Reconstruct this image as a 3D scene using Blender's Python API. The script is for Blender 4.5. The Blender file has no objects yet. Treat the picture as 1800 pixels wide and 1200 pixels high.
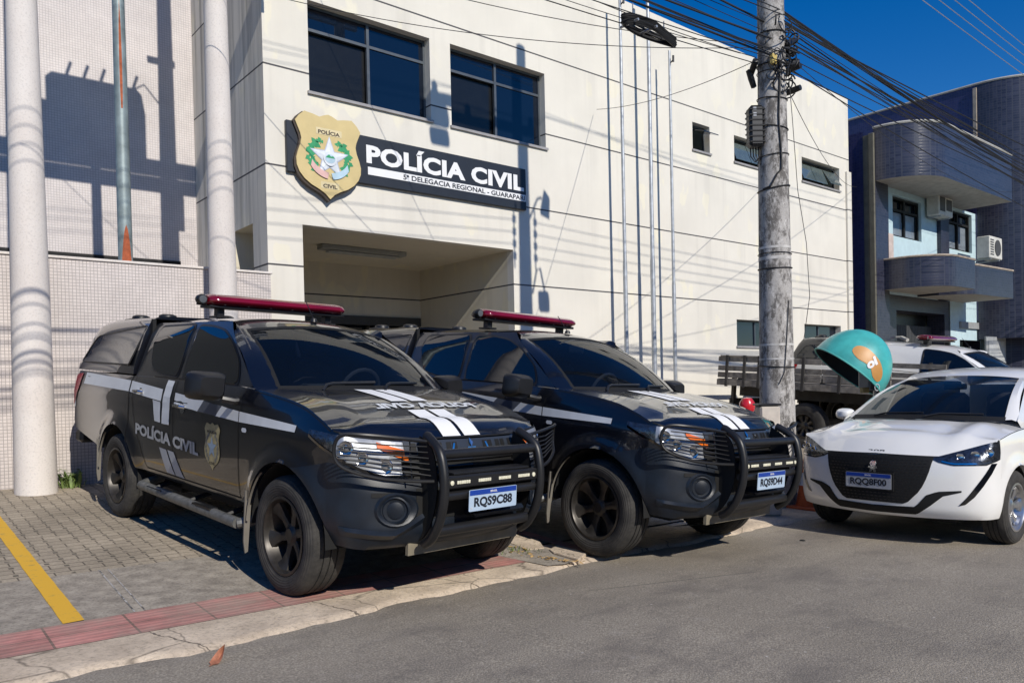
import bpy, math, random
from mathutils import Vector, Matrix
random.seed(7)
# ---------------------------------------------------------------- camera, sky, sun, exposure
scene = bpy.context.scene
PI = math.pi
CAM_AZ, CAM_PITCH, CAM_ROLL = 0.6944616, -0.0144276, -0.0221288
def cam_axes():
    cp, sp = math.cos(CAM_PITCH), math.sin(CAM_PITCH); cr, sr = math.cos(CAM_ROLL), math.sin(CAM_ROLL)
    r0 = Vector((1, 0, 0)); u0 = Vector((0, -sp, cp)); f0 = Vector((0, cp, sp))
    r = r0*cr + u0*sr; u = u0*cr - r0*sr
    c, s = math.cos(CAM_AZ), math.sin(CAM_AZ)
    M = lambda v: Vector((v.x*c + v.y*s, -v.x*s + v.y*c, v.z))
    return M(r), M(u), M(f0)
cR, cU, cF = cam_axes()
cd = bpy.data.cameras.new('camera'); cam = bpy.data.objects.new('camera', cd)
scene.collection.objects.link(cam); scene.camera = cam
cam.matrix_world = Matrix(((cR.x, cU.x, -cF.x, 0), (cR.y, cU.y, -cF.y, 0), (cR.z, cU.z, -cF.z, 1.35), (0, 0, 0, 1)))
cd.sensor_width = 36; cd.lens = 1365.97/1800*36; cd.shift_y = 92/1800
cd.clip_start = 0.05; cd.clip_end = 2000
SUN_DIR = Vector((0.11, 1.0, -0.68)).normalized()        # the way the light travels
w = bpy.data.worlds.new('World'); scene.world = w; w.use_nodes = True
nt = w.node_tree; bgn = nt.nodes['Background']
sky = nt.nodes.new('ShaderNodeTexSky'); sky.sky_type = 'NISHITA'; sky.sun_disc = False
sky.sun_elevation = math.asin(-SUN_DIR.z); sky.sun_rotation = math.atan2(-SUN_DIR.x, -SUN_DIR.y)
sky.altitude = 0; sky.air_density = 1.0; sky.dust_density = 0.0; sky.ozone_density = 4.0
hsv = nt.nodes.new('ShaderNodeHueSaturation'); hsv.inputs['Saturation'].default_value = 1.40; hsv.inputs['Value'].default_value = 1.0; hsv.inputs['Hue'].default_value = .512
nt.links.new(sky.outputs[0], hsv.inputs['Color']); nt.links.new(hsv.outputs[0], bgn.inputs[0]); bgn.inputs[1].default_value = 0.108
sl = bpy.data.lights.new('sun', 'SUN'); sl.energy = 4.2; sl.angle = math.radians(0.5); sl.color = (1.0, 0.945, 0.85)
so = bpy.data.objects.new('sun', sl); scene.collection.objects.link(so)
so.rotation_mode = 'QUATERNION'; so.rotation_quaternion = SUN_DIR.to_track_quat('-Z', 'Y')
scene.view_settings.view_transform = 'Standard'; scene.view_settings.look = 'None'
scene.view_settings.exposure = 0.0; scene.view_settings.gamma = 1.0
scene.cycles.max_bounces = 8

# ---------------------------------------------------------------- helpers
COL = scene.collection
def lerp(T, x):
    if x <= T[0][0]: return T[0][1]
    for (a, b), (c, d) in zip(T, T[1:]):
        if x <= c: return b + (d-b)*(x-a)/(c-a)
    return T[-1][1]
def herm(T, x):
    n = len(T)
    if x <= T[0][0]: return T[0][1]
    if x >= T[-1][0]: return T[-1][1]
    for i in range(n-1):
        if x <= T[i+1][0]: break
    def sl_(k):
        if k <= 0 or k >= n-1:
            k0 = max(0, k-1); k1 = min(n-1, k+1); return (T[k1][1]-T[k0][1])/(T[k1][0]-T[k0][0])
        a = (T[k][1]-T[k-1][1])/(T[k][0]-T[k-1][0]); b = (T[k+1][1]-T[k][1])/(T[k+1][0]-T[k][0])
        return 0 if a*b <= 0 else 2*a*b/(a+b)
    h = T[i+1][0]-T[i][0]; t = (x-T[i][0])/h
    return ((2*t**3-3*t*t+1)*T[i][1] + (t**3-2*t*t+t)*h*sl_(i) + (-2*t**3+3*t*t)*T[i+1][1] + (t**3-t*t)*h*sl_(i+1))
def sstep(a, b, x):
    t = min(1, max(0, (x-a)/(b-a))); return t*t*(3-2*t)
class MB:
    """collects faces of one part"""
    def __init__(s): s.v = []; s.f = []
    def add(s, vs, fs):
        o = len(s.v); s.v += [tuple(p) for p in vs]; s.f += [tuple(o+i for i in f) for f in fs]; return s
    def grid(s, P, flip=False, close=False):
        n = len(P); m = len(P[0]); vs = [p for r in P for p in r]; fs = []
        for i in range(n-1):
            for j in range(m-(0 if close else 1)):
                a, b, c, d = i*m+j, i*m+(j+1) % m, (i+1)*m+(j+1) % m, (i+1)*m+j
                fs.append((a, d, c, b) if flip else (a, b, c, d))
        return s.add(vs, fs)
    def box(s, x0, x1, y0, y1, z0, z1):
        vs = [(x, y, z) for x in (x0, x1) for y in (y0, y1) for z in (z0, z1)]
        return s.add(vs, [(0, 1, 3, 2), (4, 6, 7, 5), (0, 4, 5, 1), (2, 3, 7, 6), (0, 2, 6, 4), (1, 5, 7, 3)])
    def bbox(s, x0, x1, y0, y1, z0, z1, b=0.01):
        """box with chamfered edges"""
        b = min(b, abs(x1-x0)*.45, abs(y1-y0)*.45, abs(z1-z0)*.45)
        X = (x0, x1); Y = (y0, y1); Z = (z0, z1); vs = []; ix = {}
        for i in (0, 1):
            for j in (0, 1):
                for k in (0, 1):
                    sx, sy, sz = (1, -1)[i]*b, (1, -1)[j]*b, (1, -1)[k]*b
                    ix[i, j, k] = len(vs)
                    vs += [(X[i], Y[j]+sy, Z[k]+sz), (X[i]+sx, Y[j], Z[k]+sz), (X[i]+sx, Y[j]+sy, Z[k])]
        fs = []
        I = lambda i, j, k, a: ix[i, j, k]+a
        fs += [(I(0,0,0,0), I(0,0,1,0), I(0,1,1,0), I(0,1,0,0)), (I(1,0,0,0), I(1,1,0,0), I(1,1,1,0), I(1,0,1,0)),
               (I(0,0,0,1), I(1,0,0,1), I(1,0,1,1), I(0,0,1,1)), (I(0,1,0,1), I(0,1,1,1), I(1,1,1,1), I(1,1,0,1)),
               (I(0,0,0,2), I(0,1,0,2), I(1,1,0,2), I(1,0,0,2)), (I(0,0,1,2), I(1,0,1,2), I(1,1,1,2), I(0,1,1,2))]
        for i in (0, 1):
            for j in (0, 1):
                fs.append((I(i,j,0,0), I(i,j,0,1), I(i,j,1,1), I(i,j,1,0)))
                fs.append((I(0,i,j,1), I(0,i,j,2), I(1,i,j,2), I(1,i,j,1)))
                fs.append((I(i,0,j,0), I(i,0,j,2), I(i,1,j,2), I(i,1,j,0)))
        for k, a in ix.items(): fs.append((a, a+1, a+2))
        return s.add(vs, fs)
    def tube(s, pts, r, n=8, cap=True, close=False):
        pts = [Vector(p) for p in pts]; R = []; up = None
        N = len(pts)
        for i, p in enumerate(pts):
            if close: d = (pts[(i+1) % N]-pts[i-1]).normalized()
            else: d = (pts[min(i+1, N-1)]-pts[max(i-1, 0)]).normalized()
            if up is None:
                up = Vector((0, 0, 1)) if abs(d.z) < .9 else Vector((1, 0, 0))
            a = d.cross(up); a = a.normalized() if a.length > 1e-6 else d.orthogonal().normalized()
            b = a.cross(d).normalized(); up = b
            rr = r[i] if isinstance(r, (list, tuple)) else r
            R.append([p+a*rr*math.cos(t*2*PI/n)+b*rr*math.sin(t*2*PI/n) for t in range(n)])
        if close: R.append(R[0])
        s.grid(R, close=True)
        if cap and not close:
            o = len(s.v); s.v += [tuple(q) for q in R[0]]+[tuple(q) for q in R[-1]]
            s.f.append(tuple(o+i for i in range(n))); s.f.append(tuple(o+2*n-1-i for i in range(n)))
        return s
    def lathe(s, prof, c=(0, 0, 0), ax='Z', n=24, a0=0, a1=2*PI):
        """prof = [(radius, height)]"""
        full = abs(a1-a0-2*PI) < 1e-6; m = n if full else n+1; G = []
        for r, h in prof:
            row = []
            for i in range(m):
                t = a0+(a1-a0)*i/n; x, y = r*math.cos(t), r*math.sin(t)
                p = (x, y, h) if ax == 'Z' else ((h, x, y) if ax == 'X' else (y, h, x))
                row.append((p[0]+c[0], p[1]+c[1], p[2]+c[2]))
            G.append(row)
        return s.grid(G, close=full)
    def prism(s, out, fn, d):
        """polygon outline in 2D mapped by fn(a,b,depth)"""
        n = len(out); vs = [fn(a, b, 0) for a, b in out]+[fn(a, b, d) for a, b in out]
        return s.add(vs, [tuple(range(n)), tuple(range(2*n-1, n-1, -1))]+[(i, i+n, (i+1) % n+n, (i+1) % n) for i in range(n)])
    def xf(s, M):
        s.v = [tuple(M @ Vector(p)) for p in s.v]; return s
    def mir(s):
        """add the copy mirrored in y"""
        o = len(s.v); n = len(s.f)
        s.v += [(x, -y, z) for x, y, z in s.v]; s.f += [tuple(o+i for i in reversed(f)) for f in s.f[:n]]; return s
    def islands(s):
        k = {}; rep = []
        for p in s.v: rep.append(k.setdefault(tuple(round(c, 5) for c in p), len(rep)))
        par = list(range(len(s.v)))
        def find(a):
            while par[a] != a: par[a] = par[par[a]]; a = par[a]
            return a
        for i, r in enumerate(rep): par[find(i)] = find(r)
        for f in s.f:
            for a in f[1:]: par[find(a)] = find(f[0])
        out = {}
        for f in s.f: out.setdefault(find(f[0]), []).append(f)
        res = []
        for fs in out.values():
            m = MB(); ix = {}
            for f in fs:
                for a in f:
                    if a not in ix: ix[a] = len(m.v); m.v.append(s.v[a])
            m.f = [tuple(ix[a] for a in f) for f in fs]; res.append(m)
        return res
    def build(s, name, mat, parent=None, smooth=35, bevel=0, fixn=True, each=False):
        """one mesh object; each=True: one object for every separate piece"""
        if each:
            return [m.build(name, mat, parent, smooth, bevel, fixn) for m in s.islands()][0]
        me = bpy.data.meshes.new(name); me.from_pydata(s.v, [], s.f); me.materials.append(mat)
        import bmesh
        bm = bmesh.new(); bm.from_mesh(me)
        bmesh.ops.remove_doubles(bm, verts=bm.verts, dist=1e-5)
        if fixn: bmesh.ops.recalc_face_normals(bm, faces=bm.faces)
        bm.to_mesh(me); bm.free()
        if smooth:
            me.polygons.foreach_set('use_smooth', [True]*len(me.polygons))
            me.set_sharp_from_angle(angle=math.radians(smooth))
        o = bpy.data.objects.new(name, me); COL.objects.link(o)
        if parent: o.parent = parent
        if bevel:
            md = o.modifiers.new('bevel', 'BEVEL'); md.width = bevel; md.segments = 2; md.limit_method = 'ANGLE'
        return o
def tag(o, label, cat, group=None):
    o['label'] = label; o['category'] = cat
    if group: o['group'] = group
    return o
def struct(o): o['kind'] = 'structure'; return o
def thing(name, label, cat, loc=(0, 0, 0), rz=0, group=None):
    o = bpy.data.objects.new(name, None); COL.objects.link(o); o.empty_display_size = .2
    o.location = loc; o.rotation_euler = (0, 0, rz); return tag(o, label, cat, group)
def kids(o): return [c for c in bpy.data.objects if c.parent == o]
def copy_tree(o, parent=None):
    c = o.copy(); COL.objects.link(c)
    if parent: c.parent = parent
    for ch in kids(o): copy_tree(ch, c)
    return c
_tc = {}
def text_cap(offset):
    cu = bpy.data.curves.new('t', 'FONT'); cu.body = 'POLCA'; cu.offset = offset; cu.resolution_u = 3; ob = bpy.data.objects.new('t', cu); COL.objects.link(ob)
    dg = bpy.context.evaluated_depsgraph_get(); me = bpy.data.meshes.new_from_object(ob.evaluated_get(dg)); y = [v.co.y for v in me.vertices]
    bpy.data.objects.remove(ob); bpy.data.curves.remove(cu); bpy.data.meshes.remove(me); return max(y)-min(y)
def text_mesh(s, offset=0.0, shear=0.0, spacing=1.0, bold=False):
    """flat letters normalised to x 0..1, y 0..1"""
    k = (s, offset, shear, spacing)
    if k in _tc: return _tc[k]
    cu = bpy.data.curves.new('t', 'FONT'); cu.body = s; cu.size = 1; cu.offset = offset; cu.shear = shear; cu.space_character = spacing
    cu.resolution_u = 3
    ob = bpy.data.objects.new('t', cu); COL.objects.link(ob)
    dg = bpy.context.evaluated_depsgraph_get(); me = bpy.data.meshes.new_from_object(ob.evaluated_get(dg))
    V = [(v.co.x, v.co.y) for v in me.vertices]; F = [tuple(p.vertices) for p in me.polygons]
    bpy.data.objects.remove(ob); bpy.data.curves.remove(cu); bpy.data.meshes.remove(me)
    x0 = min(v[0] for v in V); x1 = max(v[0] for v in V); y0 = min(v[1] for v in V); y1 = max(v[1] for v in V)
    if 'Í' in s or 'ª' in s: y1 = y0+(text_cap(offset))
    V = [((a-x0)/(x1-x0), (b-y0)/(y1-y0)) for a, b in V]; _tc[k] = (V, F); return V, F
def letters(mb, s, fn, offset=0.02, shear=0, spacing=1.0):
    """fn(u,v) with u,v in 0..1 -> 3D point"""
    V, F = text_mesh(s, offset, shear, spacing); return mb.add([fn(u, v) for u, v in V], F)
# ---------------------------------------------------------------- materials
class NT:
    def __init__(s, name):
        s.m = bpy.data.materials.new(name); s.m.use_nodes = True; s.t = s.m.node_tree; s.b = s.t.nodes['Principled BSDF']
    def n(s, typ, **kw):
        x = s.t.nodes.new('ShaderNode'+typ)
        for k, v in kw.items():
            if k.startswith('i_'):
                key = k[2:]; key = int(key) if key.isdigit() else key.replace('_', ' '); x.inputs[key].default_value = v
            else: setattr(x, k, v)
        return x
    def l(s, a, b): s.t.links.new(a, b); return s
    def set(s, k, v): s.b.inputs[k].default_value = v; return s
    def link(s, a, k): s.t.links.new(a, s.b.inputs[k]); return s
    def coord(s, kind='Object', scale=(1, 1, 1)):
        tc = s.n('TexCoord'); mp = s.n('Mapping'); mp.inputs['Scale'].default_value = scale; s.l(tc.outputs[kind], mp.inputs['Vector']); return mp.outputs[0]
    def noise(s, sc, det=3, rough=.55, vec=None, **k):
        x = s.n('TexNoise', i_Scale=sc, i_Detail=det, i_Roughness=rough)
        if vec is None: vec = s.coord()
        s.l(vec, x.inputs['Vector']); return x.outputs[0]
    def ramp(s, fac, stops):
        r = s.n('ValToRGB'); e = r.color_ramp.elements
        while len(e) < len(stops): e.new(.5)
        for q, (p, c) in zip(e, stops):
            q.position = p; q.color = (c, c, c, 1) if isinstance(c, (int, float)) else (*c, 1)
        s.l(fac, r.inputs[0]); return r.outputs[0]
    def mix(s, fac, a, b, mode='MIX'):
        x = s.n('MixRGB', blend_type=mode)
        for sock, v in ((x.inputs[0], fac), (x.inputs[1], a), (x.inputs[2], b)):
            if isinstance(v, (int, float)): sock.default_value = v
            elif isinstance(v, tuple): sock.default_value = (*v, 1)
            else: s.l(v, sock)
        return x.outputs[0]
    def math(s, op, a, b=0.0, c=None):
        x = s.n('Math', operation=op)
        for i, v in enumerate((a, b) if c is None else (a, b, c)):
            if isinstance(v, (int, float)): x.inputs[i].default_value = v
            else: s.l(v, x.inputs[i])
        return x.outputs[0]
    def bump(s, h, st=.3, d=.01):
        x = s.n('Bump', i_Strength=st, i_Distance=d); s.l(h, x.inputs['Height']); s.link(x.outputs[0], 'Normal'); return s
def simple(name, col, rough=.5, metal=0, var=.15, sc=6, coat=0, bump=0, bsc=60, spec=None, crough=.03):
    t = NT(name); n = t.noise(sc, 4)
    t.link(t.mix(t.ramp(n, [(.3, 0), (.7, 1)]), tuple(c*(1-var) for c in col), tuple(min(1, c*(1+var)) for c in col)), 'Base Color')
    t.set('Roughness', rough).set('Metallic', metal).set('Coat Weight', coat).set('Coat Roughness', crough)
    if spec is not None: t.set('Specular IOR Level', spec)
    if bump: t.bump(t.noise(bsc, 3), bump, .01)
    return t.m
M = {}
def car_paint(name, col, dust=.25, dcol=(.16, .14, .12), rough=.3):
    t = NT(name); n = t.noise(3, 5, .65)
    geo = t.n('NewGeometry'); tc = t.n('TexCoord'); sp = t.n('SeparateXYZ'); t.l(tc.outputs['Object'], sp.inputs[0])
    low = t.ramp(sp.outputs[2], [(.35, 1), (.95, 0)])
    f = t.math('MULTIPLY', t.math('MULTIPLY', t.ramp(n, [(.3, .15), (.75, 1)]), t.math('ADD', t.math('MULTIPLY', low, .9), .12)), dust)
    t.link(t.mix(f, col, dcol), 'Base Color'); t.set('Roughness', rough).set('Coat Weight', 1).set('Coat IOR', 1.5)
    t.link(t.math('ADD', t.math('MULTIPLY', f, .35), .012), 'Coat Roughness'); return t.m
M['black_paint'] = car_paint('black_car_paint', (.0022, .003, .0065), .03)
M['white_paint'] = car_paint('white_car_paint', (.84, .83, .80), .03, (.5, .48, .45))
M['dark_plastic'] = simple('dark_bumper_plastic', (.008, .0125, .021), .42, bump=.08, bsc=300, var=.25, sc=9)
M['black_plastic'] = simple('black_plastic', (.012, .012, .013), .42, var=.2)
M['gloss_black'] = simple('gloss_black', (.004, .004, .005), .12, coat=1)
M['rubber'] = simple('tyre_rubber', (.036, .034, .033), .82, var=.35, sc=12, bump=.2, bsc=60)
def tyre_rubber():
    t = NT('tyre_rubber'); tc = t.n('TexCoord'); sp = t.n('SeparateXYZ'); t.l(tc.outputs['Object'], sp.inputs[0])
    t.link(t.mix(t.ramp(t.noise(9, 5, .7), [(.35, 0), (.7, 1)]), (.022, .021, .020), (.060, .055, .049)), 'Base Color'); t.set('Roughness', .85)
    a = t.math('ARCTAN2', sp.outputs[2], sp.outputs[0]); r = t.math('SQRT', t.math('ADD', t.math('POWER', sp.outputs[0], 2.0), t.math('POWER', sp.outputs[2], 2.0)))
    lug = t.math('GREATER_THAN', t.math('SINE', t.math('ADD', t.math('MULTIPLY', a, 64.0), t.math('MULTIPLY', t.math('ABSOLUTE', sp.outputs[1]), 60.0))), .55)
    rib = t.math('MULTIPLY', t.math('SINE', t.math('MULTIPLY', r, 420.0)), .25)
    tread = t.math('GREATER_THAN', r, .352); h = t.math('ADD', t.math('MULTIPLY', t.math('MULTIPLY', lug, tread), -1.0), rib)
    t.bump(h, .9, .004); return t.m
M['rubber'] = tyre_rubber()
M['rim'] = simple('dark_wheel_rim', (.055, .05, .045), .42, metal=.6, var=.3, sc=15)
M['rim_silver'] = simple('silver_wheel_rim', (.55, .55, .55), .3, metal=.9)
M['seal'] = simple('seam_black', (.003, .003, .003), .7)
M['chrome'] = simple('chrome', (.75, .75, .76), .12, metal=1, var=.05)
M['step_metal'] = simple('step_metal', (.18, .18, .17), .5, metal=.5, var=.35, sc=14)
M['mudflap'] = simple('dusty_mudflap', (.17, .155, .13), .8, var=.2)
M['skid'] = simple('dusty_skid_plate', (.19, .165, .12), .7, var=.3)
M['decal_white'] = simple('reflective_white_film', (.62, .64, .66), .35, var=.06)
M['decal_grey'] = simple('reflective_grey_film', (.36, .375, .40), .38, var=.08)
M['decal_dark'] = simple('dark_grey_film', (.075, .085, .105), .4)
M['decal_text'] = simple('grey_lettering_film', (.40, .41, .41), .4)
M['gold'] = simple('gold_emblem_film', (.42, .36, .20), .38, metal=.25, var=.25, sc=20)
M['emblem_blue'] = simple('emblem_blue', (.25, .33, .42), .4)
M['amber'] = simple('amber_lens', (.75, .16, .02), .15, coat=1)
M['red_lens'] = simple('red_lens', (.16, .003, .012), .10, coat=1, var=.3, sc=3)
M['tail_red'] = simple('tail_lamp_red', (.5, .01, .015), .15, coat=1)
M['led'] = simple('led_lamp_face', (.75, .72, .55), .3, var=.2, sc=60)
def facets():
    t = NT('lamp_reflector'); t.set('Base Color', (.52, .54, .57, 1)).set('Roughness', .38).set('Metallic', .6); vo = t.n('TexVoronoi', i_Scale=15.0); t.l(t.coord(scale=(1, 1, .4)), vo.inputs['Vector']); t.bump(vo.outputs['Distance'], .16, .02); return t.m
M['lamp_body'] = facets()
M['plate_white'] = simple('number_plate_white', (.42, .53, .66), .4, var=.03)
M['plate_grey'] = simple('number_plate_dull', (.42, .43, .45), .45, var=.05)
M['plate_blue'] = simple('number_plate_blue', (.01, .05, .32), .4)
M['ink'] = simple('black_lettering', (.012, .015, .025), .5)
M['interior'] = simple('car_interior', (.11, .11, .12), .8)
def glass(name, col, tr=0.0, rough=.015):
    t = NT(name); t.set('Roughness', rough).set('IOR', 1.5).set('Coat Weight', .5).set('Coat Roughness', .01)
    n = t.noise(1.2, 2); t.link(t.mix(n, tuple(c*.8 for c in col), col), 'Base Color')
    if tr:
        tb = t.n('BsdfTransparent', i_Color=(.55, .62, .68, 1) if tr < .6 else (.97, .97, .97, 1)); mx = t.n('MixShader', i_0=tr); out = t.t.nodes['Material Output']
        t.l(t.b.outputs[0], mx.inputs[1]); t.l(tb.outputs[0], mx.inputs[2]); t.l(mx.outputs[0], out.inputs[0])
    return t.m
M['car_glass'] = glass('tinted_car_glass', (.004, .006, .010))
M['windscreen'] = glass('windscreen_glass', (.006, .010, .018), .55)
M['window_glass'] = glass('window_glass', (.004, .009, .020))
M['lens_clear'] = glass('clear_lens', (.03, .033, .036), .86, .02)
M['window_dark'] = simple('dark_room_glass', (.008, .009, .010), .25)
M['frame_metal'] = simple('window_frame_metal', (.10, .115, .13), .45, metal=.4)
M['sill'] = simple('stone_sill', (.30, .29, .29), .6)
def facade_mat(name, col, stains=True, joints=True, grey=.0):
    t = NT(name); tc = t.n('TexCoord'); sp = t.n('SeparateXYZ'); t.l(tc.outputs['Object'], sp.inputs[0])
    vec = t.coord(); c = t.mix(t.ramp(t.noise(.9, 5, .6, vec), [(.35, 0), (.7, 1)]), tuple(x*.94 for x in col), tuple(min(1, x*1.04) for x in col))
    # patches of fresh filler
    p = t.ramp(t.noise(1.6, 2, .5, t.coord(scale=(1.6, 1.6, .9))), [(.60, 0), (.64, 1)])
    q = t.ramp(t.noise(.30, 1, .5, vec), [(.46, 0), (.54, 1)])
    c = t.mix(t.math('MULTIPLY', t.math('MULTIPLY', p, q), .8), c, tuple(min(1, a) for a in (col[0]*1.07, col[1]*1.06, col[2]*.97)))
    if stains:
        st = t.ramp(t.noise(1.0, 4, .7, t.coord(scale=(5, 5, .16))), [(.46, 0), (.72, 1)])
        c = t.mix(t.math('MULTIPLY', st, grey), c, (.10, .095, .085))
        u = t.math('MODULO', t.math('ADD', t.math('SUBTRACT', sp.outputs[2], 2.955), 130.2), 1.302)
        run = t.math('MULTIPLY', t.ramp(u, [(.35, 0), (1.0, 1)]), t.ramp(t.noise(1.0, 3, .6, t.coord(scale=(3.5, 3.5, .05))), [(.52, 0), (.66, 1)]))
        c = t.mix(t.math('MULTIPLY', run, .11+.5*grey), c, (.30, .28, .25))
    if joints:
        z = t.math('SUBTRACT', sp.outputs[2], 2.955); k = t.math('MODULO', t.math('ADD', z, 130.2), 1.302)
        lin = t.math('LESS_THAN', k, .024); ok = t.math('MULTIPLY', t.math('GREATER_THAN', sp.outputs[2], 2.9), t.math('LESS_THAN', sp.outputs[2], 7.2))
        lin = t.math('MULTIPLY', lin, ok); c = t.mix(t.math('MULTIPLY', lin, .93), c, (.02, .02, .03))
    t.link(c, 'Base Color'); t.set('Roughness', .85).bump(t.noise(90, 3, .6, vec), .12, .004); return t.m
M['facade'] = facade_mat('cream_painted_render', (.73, .69, .605), grey=.03)
M['facade_side'] = facade_mat('stained_cream_render', (.72, .675, .59), grey=.8)
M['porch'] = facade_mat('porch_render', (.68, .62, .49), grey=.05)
def tile_mat(name, a, b, grout, pitch, rough=.35, bs=.2, zc=True):
    t = NT(name); tc = t.n('TexCoord'); sp = t.n('SeparateXYZ'); t.l(tc.outputs['Object'], sp.inputs[0])
    # in-plane coordinate that works on walls facing x or y and on curved walls
    h = t.math('ADD', sp.outputs[0], t.math('MULTIPLY', sp.outputs[1], 1.0)); cb = t.n('CombineXYZ'); t.l(h, cb.inputs[0]); t.l(sp.outputs[2], cb.inputs[1])
    br = t.n('TexBrick', offset=0.0, squash=1.0, i_Scale=1.0, i_Mortar_Size=pitch*.085, i_Mortar_Smooth=.1, i_Bias=0.0, i_Brick_Width=pitch, i_Row_Height=pitch)
    br.inputs['Color1'].default_value = (*a, 1); br.inputs['Color2'].default_value = (*b, 1); br.inputs['Mortar'].default_value = (*grout, 1)
    t.l(cb.outputs[0], br.inputs['Vector'])
    n = t.ramp(t.noise(.9, 6, .7), [(.25, .72), (.7, 1.03)])
    t.link(t.mix(1.0, br.outputs[0], n, 'MULTIPLY'), 'Base Color'); t.set('Roughness', rough)
    t.bump(t.math('SUBTRACT', 1.0, br.outputs[1]), bs, .003); return t.m
M['tile_white'] = tile_mat('white_mosaic_tile', (.70, .63, .59), (.64, .575, .54), (.36, .32, .30), .036, .5)
M['tile_upper'] = tile_mat('pale_mosaic_tile', (.70, .645, .62), (.665, .605, .585), (.46, .42, .41), .036, .5)
M['tile_blue'] = tile_mat('navy_mosaic_tile', (.050, .050, .150), (.030, .032, .105), (.060, .062, .13), .075, .3)
M['tile_slate'] = tile_mat('slate_blue_mosaic_tile', (.040, .042, .070), (.020, .022, .044), (.055, .057, .076), .075, .3)
M['pale_blue'] = simple('pale_blue_render', (.48, .62, .66), .85, var=.06)
M['soffit'] = simple('soffit_paint', (.40, .39, .36), .9)
M['copper'] = simple('coping_stone', (.40, .33, .26), .8, var=.25)
def concrete(name, a, b, sc=4, rough=.9, dirt=.5, speck=True, bst=.35):
    t = NT(name); v = t.coord(); c = t.mix(t.ramp(t.noise(sc, 6, .65, v), [(.3, 0), (.72, 1)]), a, b)
    if speck:
        s2 = t.ramp(t.noise(55, 3, .6, v), [(.30, .45), (.5, 1)]); c = t.mix(dirt, c, s2, 'MULTIPLY')
    t.link(c, 'Base Color'); t.set('Roughness', rough).bump(t.noise(60, 4, .7, v), bst, .006); return t.m
def kerb_mat():
    t = NT('pale_kerb_concrete'); v = t.coord(); c = t.mix(t.ramp(t.noise(2.2, 7, .72, v), [(.32, 0), (.68, 1)]), (.44, .35, .26), (.80, .66, .50))
    c = t.mix(.6, c, t.ramp(t.noise(40, 4, .7, v), [(.32, .4), (.5, 1)]), 'MULTIPLY')
    tc = t.n('TexCoord'); sp = t.n('SeparateXYZ'); t.l(tc.outputs['Object'], sp.inputs[0])
    x = t.math('ADD', t.math('ADD', sp.outputs[0], t.math('MULTIPLY', t.noise(3.0, 4, .7, v), .16)), t.math('MULTIPLY', sp.outputs[1], .35))
    j = t.math('LESS_THAN', t.math('MODULO', t.math('ADD', x, 40.0), .93), .012); c = t.mix(t.math('MULTIPLY', j, .8), c, (.08, .065, .05))
    vo = t.n('TexVoronoi', feature='DISTANCE_TO_EDGE', i_Scale=1.7); t.l(t.mix(.12, v, t.n('TexNoise', i_Scale=5.0).outputs[1]), vo.inputs['Vector'])
    c = t.mix(t.ramp(vo.outputs['Distance'], [(.0, .7), (.012, 0)]), c, (.10, .08, .06))
    t.link(c, 'Base Color'); t.set('Roughness', .92).bump(t.noise(45, 5, .75, v), .8, .010); return t.m
M['kerb'] = kerb_mat()
M['apron'] = concrete('rough_grey_concrete', (.22, .19, .155), (.46, .405, .33), 9, dirt=.75, bst=.6)
M['pole_concrete'] = concrete('weathered_pole_concrete', (.10, .095, .09), (.40, .375, .35), 5, dirt=.7)
M['column_paint'] = concrete('pitted_white_paint', (.66, .60, .55), (.74, .69, .64), 2, dirt=.28)
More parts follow.
